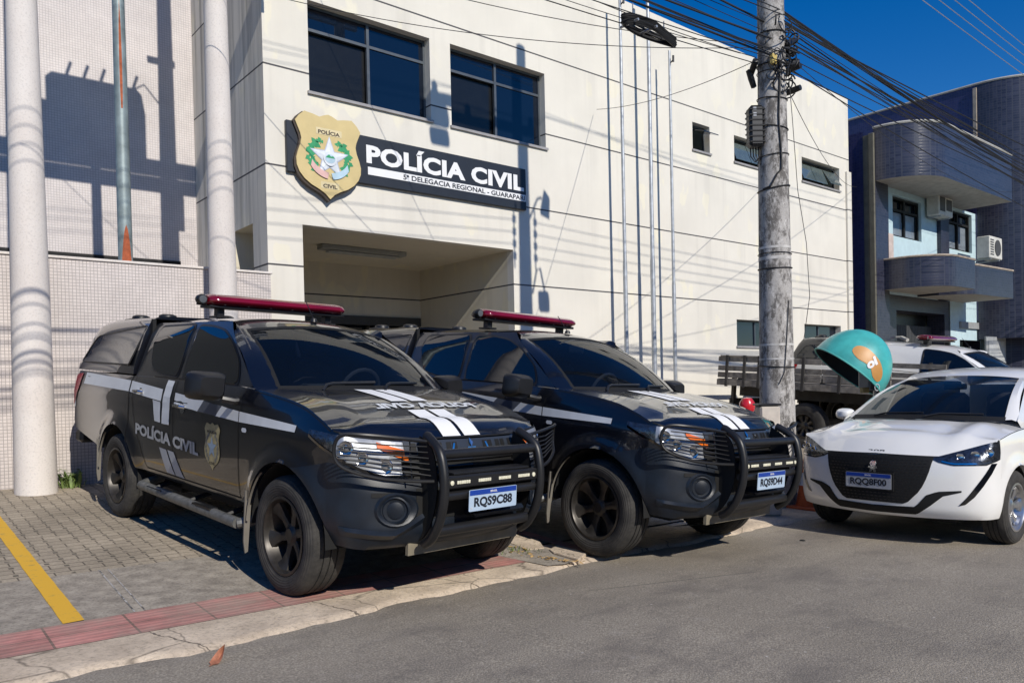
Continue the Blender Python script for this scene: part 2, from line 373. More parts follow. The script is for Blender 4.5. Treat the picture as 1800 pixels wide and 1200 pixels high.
def asphalt():
    t = NT('asphalt'); v = t.coord(); big = t.noise(.35, 4, .6, v)
    c = t.mix(t.ramp(big, [(.3, 0), (.7, 1)]), (.285, .246, .192), (.390, .338, .268))
    agg = t.ramp(t.noise(95, 2, .6, v), [(.34, .55), (.52, 1.0), (.68, 1.55)]); c = t.mix(.75, c, agg, 'MULTIPLY')
    # pale dust near the kerb and a few tar-dark patches
    sp = t.n('SeparateXYZ'); tc = t.n('TexCoord'); t.l(tc.outputs['Object'], sp.inputs[0])
    near = t.ramp(t.math('MULTIPLY', t.math('SUBTRACT', sp.outputs[1], 3.3), 1.2), [(0, 0), (1, 1)])
    d = t.math('MULTIPLY', near, t.ramp(t.noise(3.5, 5, .65, v), [(.45, 0), (.7, 1)]))
    c = t.mix(t.math('MULTIPLY', d, .5), c, (.36, .32, .27))
    st = t.ramp(t.noise(1.1, 6, .7, t.coord(scale=(1.0, 1.6, 1))), [(.50, 0), (.66, 1)]); c = t.mix(t.math('MULTIPLY', st, .46), c, (.12, .105, .095))
    tk = t.ramp(t.noise(1.0, 4, .6, t.coord(scale=(.12, 1.5, 1))), [(.42, 0), (.62, 1)]); c = t.mix(t.math('MULTIPLY', tk, .30), c, (.14, .122, .105))
    lt = t.ramp(t.noise(6, 5, .75, v), [(.60, 0), (.72, 1)]); c = t.mix(t.math('MULTIPLY', lt, .35), c, (.46, .41, .36))
    ck = t.n('TexVoronoi', feature='DISTANCE_TO_EDGE', i_Scale=.55); t.l(t.mix(.10, v, t.n('TexNoise', i_Scale=2.2, i_Detail=6.0).outputs[1]), ck.inputs['Vector'])
    cm = t.math('MULTIPLY', t.ramp(ck.outputs['Distance'], [(.0, 1), (.006, 0)]), t.ramp(t.noise(.5, 2, .5, v), [(.52, 0), (.58, 1)])); c = t.mix(t.math('MULTIPLY', cm, .6), c, (.06, .055, .05))
    fl = t.n('TexVoronoi', i_Scale=9.0); t.l(v, fl.inputs['Vector']); c = t.mix(t.math('MULTIPLY', t.ramp(fl.outputs['Distance'], [(.05, 1), (.08, 0)]), t.ramp(t.noise(3, 2), [(.5, 0), (.55, 1)])), c, (.55, .50, .44))
    vo = t.n('TexVoronoi', i_Scale=1.3); t.l(v, vo.inputs['Vector'])
    c = t.mix(t.ramp(vo.outputs['Distance'], [(.02, .7), (.035, 0)]), c, (.03, .03, .03))
    t.link(c, 'Base Color'); t.set('Roughness', .85).bump(t.noise(110, 3, .7, v), .9, .010); return t.m
M['asphalt'] = asphalt()
def pavers():
    t = NT('concrete_pavers'); tc = t.n('TexCoord'); mp = t.n('Mapping'); t.l(tc.outputs['Object'], mp.inputs['Vector'])
    br = t.n('TexBrick', offset=0.5, squash=1.0, i_Scale=1.0, i_Mortar_Size=.006, i_Mortar_Smooth=.3, i_Bias=0.0, i_Brick_Width=.21, i_Row_Height=.105)
    br.inputs['Color1'].default_value = (.50, .42, .315, 1); br.inputs['Color2'].default_value = (.40, .335, .25, 1); br.inputs['Mortar'].default_value = (.17, .14, .105, 1)
    t.l(mp.outputs[0], br.inputs['Vector'])
    # dark spacer holes at the ends of the blocks
    n = t.ramp(t.noise(1.3, 6, .65), [(.3, .68), (.7, 1.05)]); c = t.mix(1.0, br.outputs[0], n, 'MULTIPLY')
    sp = t.n('SeparateXYZ'); t.l(tc.outputs['Object'], sp.inputs[0])
    row = t.math('FLOOR', t.math('DIVIDE', sp.outputs[1], .105)); off = t.math('MULTIPLY', t.math('MODULO', row, 2.0), .105)
    a = t.math('ABSOLUTE', t.math('SUBTRACT', t.math('MODULO', t.math('ADD', t.math('ADD', sp.outputs[0], off), 21.1), .21), .10))
    b = t.math('ABSOLUTE', t.math('SUBTRACT', t.math('MODULO', sp.outputs[1], .105), .0525))
    hole = t.math('MULTIPLY', t.math('LESS_THAN', a, .016), t.math('LESS_THAN', b, .022))
    keep = t.ramp(t.noise(7, 2), [(.42, 0), (.5, 1)])
    c = t.mix(t.math('MULTIPLY', t.math('MULTIPLY', hole, keep), .75), c, (.05, .045, .035))
    c = t.mix(.45, c, t.ramp(t.noise(60, 3), [(.3, .5), (.6, 1.1)]), 'MULTIPLY')
    t.link(c, 'Base Color'); t.set('Roughness', .9).bump(t.math('SUBTRACT', 1.0, br.outputs[1]), .5, .005); return t.m
M['pavers'] = pavers()
def pink():
    t = NT('pink_tactile_tile'); tc = t.n('TexCoord')
    br = t.n('TexBrick', offset=0.0, squash=1.0, i_Scale=1.0, i_Mortar_Size=.007, i_Mortar_Smooth=.2, i_Bias=-.1, i_Brick_Width=.4, i_Row_Height=.2)
    br.inputs['Color1'].default_value = (.56, .25, .215, 1); br.inputs['Color2'].default_value = (.44, .20, .17, 1); br.inputs['Mortar'].default_value = (.22, .14, .11, 1)
    mp = t.n('Mapping'); mp.inputs['Location'].default_value = (.1, -.05, 0); t.l(tc.outputs['Object'], mp.inputs[0]); t.l(mp.outputs[0], br.inputs['Vector'])
    c = t.mix(.8, br.outputs[0], t.ramp(t.noise(5, 6, .7), [(.3, .55), (.7, 1.15)]), 'MULTIPLY')
    c = t.mix(t.math('MULTIPLY', t.ramp(t.noise(2.3, 5, .7), [(.42, 0), (.68, 1)]), .75), c, (.36, .29, .23))
    sp = t.n('SeparateXYZ'); t.l(tc.outputs['Object'], sp.inputs[0])
    wv = t.math('SINE', t.math('MULTIPLY', sp.outputs[1], 2*PI/.05))
    t.link(c, 'Base Color'); t.set('Roughness', .85).bump(t.math('ADD', t.math('MULTIPLY', wv, .5), t.noise(60, 3)), .45, .005); return t.m
M['pink'] = pink()
def worn(name, col, under, amount=.5):
    t = NT(name); w1 = t.ramp(t.noise(14, 6, .75), [(amount, 0), (amount+.12, 1)])
    t.link(t.mix(t.math('MULTIPLY', w1, .7), col, under), 'Base Color'); t.set('Roughness', .75).bump(t.noise(70, 3), .3, .004); return t.m
M['yellow_line'] = worn('worn_yellow_paint', (.74, .42, .035), (.35, .25, .10), .56)
M['galv'] = simple('galvanised_steel', (.42, .44, .46), .45, metal=.5, var=.2, sc=10)
M['green_steel'] = simple('weathered_green_steel', (.24, .29, .29), .5, metal=.3, var=.35, sc=5)
M['rust'] = simple('rust_red_primer', (.36, .085, .03), .8, var=.3, sc=20)
M['cable'] = simple('black_cable', (.015, .015, .016), .6)
M['cable_grey'] = simple('aluminium_cable', (.38, .39, .42), .45, metal=.4)
M['sign_black'] = simple('sign_black_panel', (.018, .022, .030), .45, var=.1)
M['sign_white'] = simple('sign_white_letter', (.80, .80, .80), .5, var=.02)
M['sign_gold'] = simple('sign_gold_panel', (.62, .49, .23), .5, var=.06, sc=5)
M['sign_edge'] = simple('sign_dark_edge', (.05, .035, .025), .6)
M['leaf_green'] = simple('emblem_green', (.04, .32, .13), .5)
M['ribbon_pink'] = simple('emblem_pink', (.66, .42, .38), .5)
M['ribbon_blue'] = simple('emblem_pale_blue', (.46, .62, .72), .5)
M['star_white'] = simple('emblem_white', (.72, .76, .80), .45)
M['star_shade'] = simple('emblem_lilac', (.50, .54, .66), .45)
M['teal'] = simple('phone_hood_teal', (.06, .40, .38), .4, coat=.4, var=.22, sc=4)
M['hood_orange'] = simple('phone_hood_orange', (.56, .27, .075), .45, var=.1)
M['hood_inside'] = simple('phone_hood_inside', (.012, .016, .02), .6)
M['wood_old'] = simple('weathered_timber', (.20, .18, .155), .85, var=.45, sc=9, bump=.3, bsc=40)
M['truck_dark'] = simple('dark_chassis', (.035, .032, .03), .75, var=.4, sc=5)
M['red_plastic'] = simple('red_shell', (.55, .02, .03), .25, coat=.6)
M['bin_cream'] = simple('cream_bin', (.55, .49, .42), .6)
M['cone_orange'] = simple('cone_orange', (.55, .11, .03), .5)
M['ac_white'] = simple('appliance_white', (.62, .60, .54), .5)
M['ac_dark'] = simple('appliance_grille', (.06, .06, .06), .6)
M['weed'] = simple('weed_green', (.13, .19, .045), .6, var=.4, sc=20)
M['dry_leaf'] = simple('dry_leaf', (.40, .16, .09), .6, var=.4, sc=25)
M['straw_leaf'] = simple('straw_leaf', (.50, .33, .14), .7, var=.4, sc=25)
M['soil'] = concrete('dark_soil', (.05, .04, .03), (.13, .105, .08), 12)
M['glass_box'] = simple('lamp_fitting', (.30, .30, .27), .5)
M['lamp_diffuser'] = simple('lamp_diffuser_off', (.42, .42, .38), .5)
M['opposite'] = simple('opposite_wall', (.52, .48, .42), .9, var=.08)
M['gate_grey'] = simple('gate_grey', (.30, .31, .31), .6)
M['shutter'] = simple('dark_roller_shutter', (.05, .052, .055), .6)

def peeling():
    t = NT('peeling_pole_paint'); v = t.coord(scale=(1, 1, .45)); a = t.ramp(t.noise(7, 8, .78, v), [(.44, 0), (.53, 1)]); b = t.ramp(t.noise(2.2, 4, .6, v), [(.3, 0), (.7, 1)])
    c = t.mix(a, (.12, .11, .10), (.50, .475, .445)); c = t.mix(t.math('MULTIPLY', b, .40), c, (.22, .205, .19))
    w_ = t.ramp(t.noise(16, 6, .8, t.coord(scale=(1, 1, .6))), [(.56, 0), (.62, 1)]); c = t.mix(t.math('MULTIPLY', w_, .8), c, (.62, .60, .57))
    c = t.mix(.5, c, t.ramp(t.noise(70, 3), [(.3, .5), (.55, 1)]), 'MULTIPLY')
    t.link(c, 'Base Color'); t.set('Roughness', .9).bump(t.noise(30, 5, .7), .5, .008); return t.m
M['pole_concrete'] = peeling()
# ---------------------------------------------------------------- ground
def gb(x): return .035 - .025*(x-2)
def gz(x, y): return gb(x) + .058*max(0.0, min(y, 12.5)-4.6) + .30*sstep(9.5, 14, x)*sstep(4.9, 6.6, y)
def street_z(x, y): return gb(x) - .022 + (.0 if y > -1 else .0)
def sheet(name, mat, xs, ys, zf):
    mb = MB(); mb.grid([[(x, y, zf(x, y)) for y in ys] for x in xs]); o = mb.build(name, mat, smooth=0, fixn=False)
    return struct(o)
def rng(a, b, n): return [a+(b-a)*i/n for i in range(n+1)]
gut = lambda x: 4.02 + .022*math.sin(x*3.1) + .018*math.sin(x*7.7+1) + .012*math.sin(x*23+2) + .008*math.sin(x*51) + (.16 if x > 4 else .16*sstep(1, 4, x))
# street: one sheet from far behind the camera to the gutter line, and on under the kerb
mb = MB(); xs = [-220, -80, -30] + rng(-12, 30, 420) + [45, 90, 240]
mb.grid([[(x, -200, street_z(x, 0)), (x, -8, street_z(x, 0)), (x, 0, street_z(x, 0)+.0), (x, 3.2, street_z(x, 3)), (x, gut(x), street_z(x, 4)), (x, gut(x)+.45, street_z(x, 4)-.01)] for x in xs])
struct(mb.build('street', M['asphalt'], smooth=0))
kx = rng(-12, 30, 420)
mb = MB(); mb.grid([[(x, gut(x)-.005, gb(x)-.03), (x, gut(x)+.03, gb(x)-.006+.004*math.sin(x*9)), (x, gut(x)+.09, gb(x)), (x, 4.455 if x < 4.3 else 4.86, gb(x)+.002)] for x in kx if x < 3.86 or x > 4.06])
struct(mb.build('kerb', M['kerb'], smooth=40))
sheet('tactile_strip', M['pink'], rng(-12, 3.86, 20), [4.455, 4.85], lambda x, y: gz(x, y)+.004)
sheet('concrete_apron', M['apron'], rng(-12, 4.12, 24), [4.85, 5.9], gz)
sheet('concrete_apron', M['apron'], rng(4.12, 30, 48), [4.86, 5.2, 5.55, 5.9], gz)
sheet('paved_forecourt', M['pavers'], rng(-12, 30, 60), [5.9, 6.2, 6.6, 7.5, 9.6, 12.6], gz)
sheet('terrain', M['soil'], [-220, -80, -30, 0, 9, 14, 30, 90, 240], [4.6, 12.5, 60, 400], lambda x, y: gb(x)-.02+.058*max(0, min(y, 12.5)-4.6)-.12)
# tactile strip along the joint between the two parking bays
sheet('tactile_strip', M['pink'], [4.39, 4.52], [4.33, 4.86, 5.9], lambda x, y: gz(x, y)+.010)
# broken ground at the end of the first kerb
mb = MB(); pts = [(3.84, 4.24), (3.97, 4.20), (4.10, 4.22), (4.16, 4.45), (4.30, 4.86), (4.36, 5.3), (3.9, 5.3), (3.72, 4.9), (3.80, 4.55)]
mb.add([(x, y, gz(x, y)+.007) for x, y in pts], [tuple(range(len(pts)))]); struct(mb.build('broken_paving', M['apron'], smooth=0))
mb = MB(); pts = [(4.12, 4.20), (4.36, 4.34), (4.38, 4.72), (4.20, 4.62), (4.14, 4.5)]
mb.prism(pts, lambda a, b, d: (a, b, gb(a)-.02+.045*d), 1); struct(mb.build('kerb_stone', M['kerb'], smooth=0, bevel=.008))
mb = MB(); pts = [(4.06, 4.72), (4.22, 4.70), (4.36, 4.92), (4.34, 5.24), (4.12, 5.15)]
mb.prism(pts, lambda a, b, d: (a, b, gz(a, b)-.02+.038*d), 1); struct(mb.build('paving_slab', M['kerb'], smooth=0, bevel=.006))
# yellow bay line
def strip(name, mat, p0, p1, w_, h=.006):
    mb = MB(); n = 30; R = []
    for i in range(n+1):
        t = i/n; x = p0[0]+(p1[0]-p0[0])*t; y = p0[1]+(p1[1]-p0[1])*t; k = w_/2*(1+.03*math.sin(i*2.3))
        R.append([(x-k, y, gz(x, y)+h), (x+k, y, gz(x, y)+h)])
    mb.grid(R); return struct(mb.build(name, mat, smooth=0, fixn=False))
strip('bay_line_marking', M['yellow_line'], (.855, 4.855), (.83, 9.3), .105)
# groove in the apron
strip('drain_groove', M['pole_concrete'], (1.17, 4.86), (1.20, 5.9), .010, .003)
strip('drain_groove', M['pole_concrete'], (1.225, 4.86), (1.255, 5.9), .008, .003)

# ---------------------------------------------------------------- police station
def wall_holes(mb, x0, x1, z0, z1, holes, y, depth, nx=1):
    """front wall facing -y with rectangular openings and their reveals"""
    xs = sorted({x0, x1, *[h[0] for h in holes], *[h[1] for h in holes]}); zs = sorted({z0, z1, *[h[2] for h in holes], *[h[3] for h in holes]})
    for a, b in zip(xs, xs[1:]):
        for c, d in zip(zs, zs[1:]):
            mx, mz = (a+b)/2, (c+d)/2
            if any(h[0] < mx < h[1] and h[2] < mz < h[3] for h in holes): continue
            mb.add([(a, y, c), (b, y, c), (b, y, d), (a, y, d)], [(0, 1, 2, 3)])
    for a, b, c, d in holes:
        for p, q in (((a, c), (a, d)), ((b, c), (b, d)), ((a, c), (b, c)), ((a, d), (b, d))):
            mb.add([(p[0], y, p[1]), (q[0], y, q[1]), (q[0], y+depth, q[1]), (p[0], y+depth, p[1])], [(0, 1, 2, 3)])
YF = 9.8
st = thing('police_station', 'cream two-storey building with black joint lines and a recessed porch, behind the pickups', 'building', (0, 0, 0))
X0, X1, ZT = 4.08, 19.6, 8.44
wins = {'w1': (4.72, 6.69, 5.335, 6.57), 'w2': (7.07, 9.035, 5.325, 6.59), 's1': (13.1, 13.68, 6.02, 6.58), 's2': (14.55, 16.35, 6.01, 6.58), 's3': (17.31, 19.11, 6.01, 6.58),
        'g1': (14.53, 16.3, 2.03, 2.61), 'g2': (17.31, 19.06, 2.03, 2.60)}
porch = (4.57, 8.255, -.5, 3.53)
mb = MB(); wall_holes(mb, X0, X1, -.6, ZT, list(wins.values()), YF, .16)
# cut the porch: rebuild with it as a deeper hole
mb = MB(); wall_holes(mb, X0, X1, -.6, ZT, list(wins.values())+[porch], YF, .16)
mb.add([(X1, YF, -.6), (X1, 24, -.6), (X1, 24, ZT), (X1, YF, ZT)], [(0, 1, 2, 3)])
mb.add([(X0, YF, ZT), (X1, YF, ZT), (X1, YF+.25, ZT), (X0, YF+.25, ZT)], [(0, 1, 2, 3)])
mb.add([(X0, YF+.25, ZT), (X1, YF+.25, ZT), (X1, YF+.25, ZT-.5), (X0, YF+.25, ZT-.5)], [(0, 1, 2, 3)])
mb.add([(X0, YF+.25, ZT-.5), (X1, YF+.25, ZT-.5), (X1, 24, ZT-.5), (X0, 24, ZT-.5)], [(0, 1, 2, 3)])
mb.build('front_wall', M['facade'], st, smooth=0)
mb = MB(); hy0, hy1, hz0, hz1 = 10.28, 11.0, 2.3, 3.57
ys = [YF, hy0, hy1, 24]; zs = [-.6, hz0, hz1, ZT]
for i in range(3):
    for j in range(3):
        if (i, j) == (1, 1): continue
        mb.add([(X0, ys[i], zs[j]), (X0, ys[i+1], zs[j]), (X0, ys[i+1], zs[j+1]), (X0, ys[i], zs[j+1])], [(0, 1, 2, 3)])
mb.build('side_wall', M['facade_side'], st, smooth=0)
mb = MB(); mb.add([(X0, hy0, hz0), (X0+.5, hy0, hz0), (X0+.5, hy0, hz1), (X0, hy0, hz1), (X0, hy1, hz0), (X0+.5, hy1, hz0), (X0+.5, hy1, hz1), (X0, hy1, hz1)],
                  [(0, 1, 2, 3), (4, 5, 6, 7), (0, 1, 5, 4), (3, 2, 6, 7), (1, 5, 6, 2)]); mb.build('side_opening', M['porch'], st, smooth=0)
# porch interior
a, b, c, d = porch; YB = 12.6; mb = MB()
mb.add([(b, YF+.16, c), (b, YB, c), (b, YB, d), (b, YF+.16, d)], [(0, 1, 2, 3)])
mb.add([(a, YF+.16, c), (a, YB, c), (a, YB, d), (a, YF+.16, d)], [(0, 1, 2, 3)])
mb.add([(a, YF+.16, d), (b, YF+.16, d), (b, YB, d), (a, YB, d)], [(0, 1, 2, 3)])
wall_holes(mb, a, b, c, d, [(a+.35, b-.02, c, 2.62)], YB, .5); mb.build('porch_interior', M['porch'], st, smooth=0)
mb = MB(); mb.box(a+.2, b, YB+.3, YB+.32, c, 2.7); mb.build('porch_door', M['window_glass'], st, smooth=0)
mb = MB(); mb.box(a+.35, b-.02, YB-.03, YB+.05, 2.46, 2.62)
for x in (a+.5, 6.0, 7.2): mb.box(x, x+.06, YB+.2, YB+.26, c, 2.46)
mb.build('door_frame', simple('dark_door_frame', (.05, .05, .045), .6), st, smooth=0)
mb = MB(); mb.box(a, b, YF+.1, YB, gz(6, 10)-.3, gz(6, 10)+.10); mb.build('porch_floor', M['apron'], st, smooth=0)
def win(key, kind):
    x0, x1, z0, z1 = wins[key]; y = YF+.13; f = .035
    mb = MB(); mb.box(x0, x1, y, y+.05, z0, z0+f); mb.box(x0, x1, y, y+.05, z1-f, z1); mb.box(x0, x0+f, y+.002, y+.048, z0+f, z1-f); mb.box(x1-f, x1, y+.002, y+.048, z0+f, z1-f)
    zt = z1-(z1-z0)*.27
    if kind == 'big':
        xm = (x0+x1)/2; mb.box(x0+f, x1-f, y+.002, y+.048, zt-.02, zt+.02); mb.box(xm-.022, xm+.022, y-.004, y+.044, z0+f, z1-f)
    elif kind == 'slide':
        xm = (x0+x1)/2; mb.box(xm-.02, xm+.02, y-.004, y+.044, z0+f, z1-f)
    fr = mb.build('window', M['frame_metal'], st, smooth=0)
    if kind == 'big':
        xm = (x0+x1)/2
        g = MB().box(x0+f, xm-.022, y+.07, y+.08, z0+f, zt-.02); g.build('pane', M['window_dark'], fr, smooth=0, each=True)
        g = MB().box(xm+.022, x1-f, y+.02, y+.03, z0+f, zt-.02).box(x0+f, x1-f, y+.021, y+.029, zt+.02, z1-f); g.build('pane', M['window_glass'], fr, smooth=0, each=True)
    elif kind == 'slide':
        MB().box(x0+f, x1-f, y+.02, y+.03, z0+f, z1-f).build('pane', M['window_glass'], fr, smooth=0, each=True)
    else:
        MB().box(x0+f, x1-f, y+.3, y+.31, z0+f, z1-f).build('pane', M['window_dark'], fr, smooth=0, each=True)
        n = 1 if kind == 'awn1' else 3; wd = (x1-x0-2*f)/n; ang = 1.25 if kind == 'awn1' else .55
        for i in range(n):
            q = MB(); an = ang if i == n-1 or kind == 'awn1' else .38
            L = (z1-z0)*.72; xa = x0+f+i*wd+.01; xb = xa+wd-.02
            def P(s_, o_=0): return (y-math.sin(an)*L*s_+o_*math.cos(an)*0, z1-.12-math.cos(an)*L*s_+o_*.02)
            (ya, za), (yb, zb) = P(0), P(1)
            q.add([(xa, ya, za), (xb, ya, za), (xb, yb, zb), (xa, yb, zb), (xa, ya, za+.018), (xb, ya, za+.018), (xb, yb, zb+.018), (xa, yb, zb+.018)],
                  [(0, 1, 2, 3), (4, 7, 6, 5), (0, 4, 5, 1), (1, 5, 6, 2), (2, 6, 7, 3), (3, 7, 4, 0)])
            q.build('awning_pane', M['window_glass'] if n == 1 else simple('hazy_glass', (.10, .13, .13), .12, coat=1) if i == 0 and 'hazy' not in M else M['hazy'], fr, smooth=0)
    MB().box(x0-.03, x1+.03, YF-.035, YF+.13, z0-.035, z0+.003).build('sill', M['sill'], fr, smooth=0)
M['hazy'] = simple('hazy_glass', (.09, .12, .12), .15, coat=1)
win('w1', 'big'); win('w2', 'big'); win('s1', 'awn1'); win('s2', 'awn3'); win('s3', 'awn3'); win('g1', 'slide'); win('g2', 'slide')
# dark rooms behind the windows so they do not show an empty shell
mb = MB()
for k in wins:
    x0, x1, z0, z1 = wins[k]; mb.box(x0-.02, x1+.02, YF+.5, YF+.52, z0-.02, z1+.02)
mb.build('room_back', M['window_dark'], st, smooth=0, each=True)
mb = MB(); mb.bbox(X1-.20, X1+.02, YF-.06, YF+.1, -.5, 6.55, .01); mb.build('corner_pilaster', M['facade'], st, smooth=0)
# porch lamp fitting, hung from the porch ceiling
lf = thing('ceiling_light', 'unlit double-tube batten light on the porch ceiling above the entrance', 'light', (6.15, 11.0, 3.53))
q = MB(); q.bbox(-.75, .75, -.10, .10, -.075, -.002, .01); q.build('housing', M['glass_box'], lf, smooth=30)
for s_ in (-1, 1):
    q = MB(); q.tube([(-.62, s_*.055, -.098), (.62, s_*.055, -.098)], .016, 10); q.build('tube', M['lamp_diffuser'], lf)

# name board -------------------------------------------------------------
sg = thing('name_board', 'long black board reading POLÍCIA CIVIL in white capitals, gold shield at its left', 'sign', (4.37, YF, 4.2))
W_, H_ = 4.145, .675
q = MB(); q.bbox(-.02, W_, -.06, -.004, 0, H_, .006); q.build('board', M['sign_black'], sg, smooth=0)
ff = lambda x0, x1, z0, z1, y=-.0655: (lambda u, v: (x0+(x1-x0)*u, y, z0+(z1-z0)*v))
q = MB(); letters(q, 'POLÍCIA CIVIL', ff(1.16, 4.09, .295, .555), .046, 0, 1.05); q.build('lettering', M['sign_white'], sg, smooth=0)
q = MB(); q.box(1.18, W_-.02, -.066, -.061, .135, .245); q.build('white_band', M['sign_white'], sg, smooth=0, each=True)
q = MB(); letters(q, '5ª DELEGACIA REGIONAL - GUARAPARI', ff(1.76, W_-.04, .150, .226, -.0685), .022); q.build('small_lettering', M['sign_black'], sg, smooth=0)
def shield_out(w_, h_, n=8):
    half = [(0, 1.0), (.06, .985), (.14, .955), (.24, .975), (.34, 1.005-.02), (.36, .99), (.44, .93), (.50, .86), (.47, .80), (.43, .72), (.415, .66), (.43, .59), (.47, .50), (.495, .42), (.49, .34), (.45, .26), (.38, .19), (.28, .13), (.16, .085), (.07, .04), (0, -.02)]
    half = [(a*w_, b*h_) for a, b in half]
    return half + [(-a, b) for a, b in reversed(half[1:-1])]
sh = MB(); SC = (.565, -.09)          # shield centre x, bottom z
SW, SHH = .965, 1.0
so_ = shield_out(SW, SHH)
sh.prism([(a, b) for a, b in so_], lambda a, b, d: (SC[0]+a, -.062-.05*d, -.285+b*1.12), 1)
shp = sh.build('shield', M['sign_gold'], sg, smooth=0)
q = MB(); q.prism([(a*1.025, (b-.5)*1.025+.5) for a, b in so_], lambda a, b, d: (SC[0]-.015+a, -.030-.060*d, -.305+b*1.12), 1); q.build('shield_edge', M['sign_edge'], sg, smooth=0)
YS = -.1135
def star(mb, cx, cz, R, r, y, z2=None, rot=0):
    pts = [(cx+(R if i % 2 == 0 else r)*math.sin(rot+i*PI/5), cz+(R if i % 2 == 0 else r)*math.cos(rot+i*PI/5)) for i in range(10)]
    c = len(mb.v); mb.add([(a, y, b) for a, b in pts]+[(cx, y-(z2 or .0), cz)], [(i, (i+1) % 10, 10) for i in range(10)])
cx, cz = SC[0], .215
for s_ in (-1, 1):
    q = MB()
    for i in range(12):
        t = i/11; an = .55+t*2.0; x = cx+s_*(.275+.02*math.sin(i*2.1))*math.sin(an); z = cz+.04+.25*math.cos(an)
        for k in range(3):
            r_ = .026+.014*((i*7+k*3) % 3)/2; dx = (k-1)*.036*s_; dz = ((i+k) % 2-.5)*.03; a0 = i*1.3+k; pts = [(x+dx+r_*(1.3 if j % 2 else .8)*math.cos(j*PI/3+a0), z+dz+r_*(1.1 if j % 2 else .7)*math.sin(j*PI/3+a0)) for j in range(6)]
            q.add([(a_, YS-.0005*(i % 3)-.001*k, b_) for a_, b_ in pts], [tuple(range(6))])
        q.tube([(x, YS, z), (x-s_*.02, YS, z-.05)], .004, 4)
    q.build('laurel_branch', M['leaf_green'], shp, smooth=0)
q = MB(); star(q, cx, cz+.03, .275, .108, YS-.006, .014); q.build('star', M['star_white'], shp, smooth=0)
q = MB(); star(q, cx, cz+.03, .30, .125, YS-.004, 0); q.build('star_rim', M['star_shade'], shp, smooth=0)
q = MB(); q.add([(cx+.098*math.cos(i*PI/10), YS-.022, cz+.02+.098*math.sin(i*PI/10)) for i in range(20)], [tuple(range(20))]); q.build('star_disc', M['star_white'], shp, smooth=0)
q = MB(); q.add([(cx+.075*math.cos(i*PI/10), YS-.024, cz+.02+.06*math.sin(i*PI/10)) for i in range(20)], [tuple(range(20))]); q.build('sea', M['ribbon_blue'], shp, smooth=0)
q = MB(); q.add([(cx-.07, YS-.026, cz+.03), (cx+.07, YS-.026, cz+.03), (cx+.04, YS-.026, cz+.06), (cx+.01, YS-.026, cz+.05), (cx-.02, YS-.026, cz+.075), (cx-.05, YS-.026, cz+.05)], [(0, 1, 2, 3, 4, 5)]); q.build('hill', M['leaf_green'], shp, smooth=0)
for s_, m_ in ((-1, 'ribbon_pink'), (1, 'ribbon_blue')):
    q = MB(); R_ = []
    for i in range(9):
        t = i/8; an = .12+t*.95; x = cx+s_*.32*math.sin(an); z = cz-.285*math.cos(an)+.03
        R_.append([(x, YS-.014, z), (x-s_*.02, YS-.014, z+.085)])
    q.grid(R_); rb_ = q.build('ribbon', M[m_], shp, smooth=0)
for txt, zc, wd in (('POLÍCIA', .585, .32), ('CIVIL', -.135, .21)):
    q = MB(); q.add([(cx-wd/2-.03, YS-.001, zc-.035), (cx+wd/2+.03, YS-.001, zc-.035), (cx+wd/2+.03, YS-.001, zc+.055), (cx-wd/2-.03, YS-.001, zc+.055)], [(0, 1, 2, 3)]); q.build('shield_banner', simple('banner_gold', (.66, .56, .33), .5), shp, smooth=0)
    q = MB(); letters(q, txt, ff(cx-wd/2, cx+wd/2, zc-.026, zc+.026, YS-.003), .035); q.build('shield_lettering', M['sign_edge'], shp, smooth=0)
# flag poles -------------------------------------------------------------
for i, (x, zt, lab) in enumerate(((10.575, 8.3, 'left-hand galvanised flagpole in front of the cream wall'), (11.34, 8.6, 'middle and tallest galvanised flagpole in front of the cream wall'), (11.95, 7.6, 'right-hand galvanised flagpole, nearest the concrete utility pole'))):
    fp = thing('flagpole', lab, 'flagpole', (x, 9.44, .1), 0, 'flagpoles in front of the police station')
    k = (.040, .047, .038)[i]
    q = MB(); q.tube([(0, 0, 0), (0, 0, zt*.40), (0, 0, zt*.41), (0, 0, zt*.8-.1), (0, 0, zt-.1)], [k, k, k*.82, k*.75, k*.62], 14); q.build('pole', M['galv'], fp)
    q = MB(); q.bbox(-.1, .1, -.1, .1, 0, .03, .004); q.build('base_plate', M['galv'], fp, smooth=0)
    q = MB(); q.tube([(0, 0, zt-.35), (-.0, -.09, zt-.30)], .012, 8); q.tube([(0, -.09, zt-.34), (0, -.09, zt-.22)], .02, 8); q.build('halyard_pulley', M['black_plastic'], fp)

# dark panel added out of view, to darken reflections in the first pickup's doors
dg_ = thing('dark_gate', 'dark sliding gate closing the yard left of the tiled wall, outside the picture', 'gate', (0, 0, 0))
q = MB(); q.box(-14, .95, 9.70, 9.76, -.4, 3.3)
q.build('gate_panel', simple('dark_green_gate', (.012, .014, .013), .6), dg_, smooth=0)
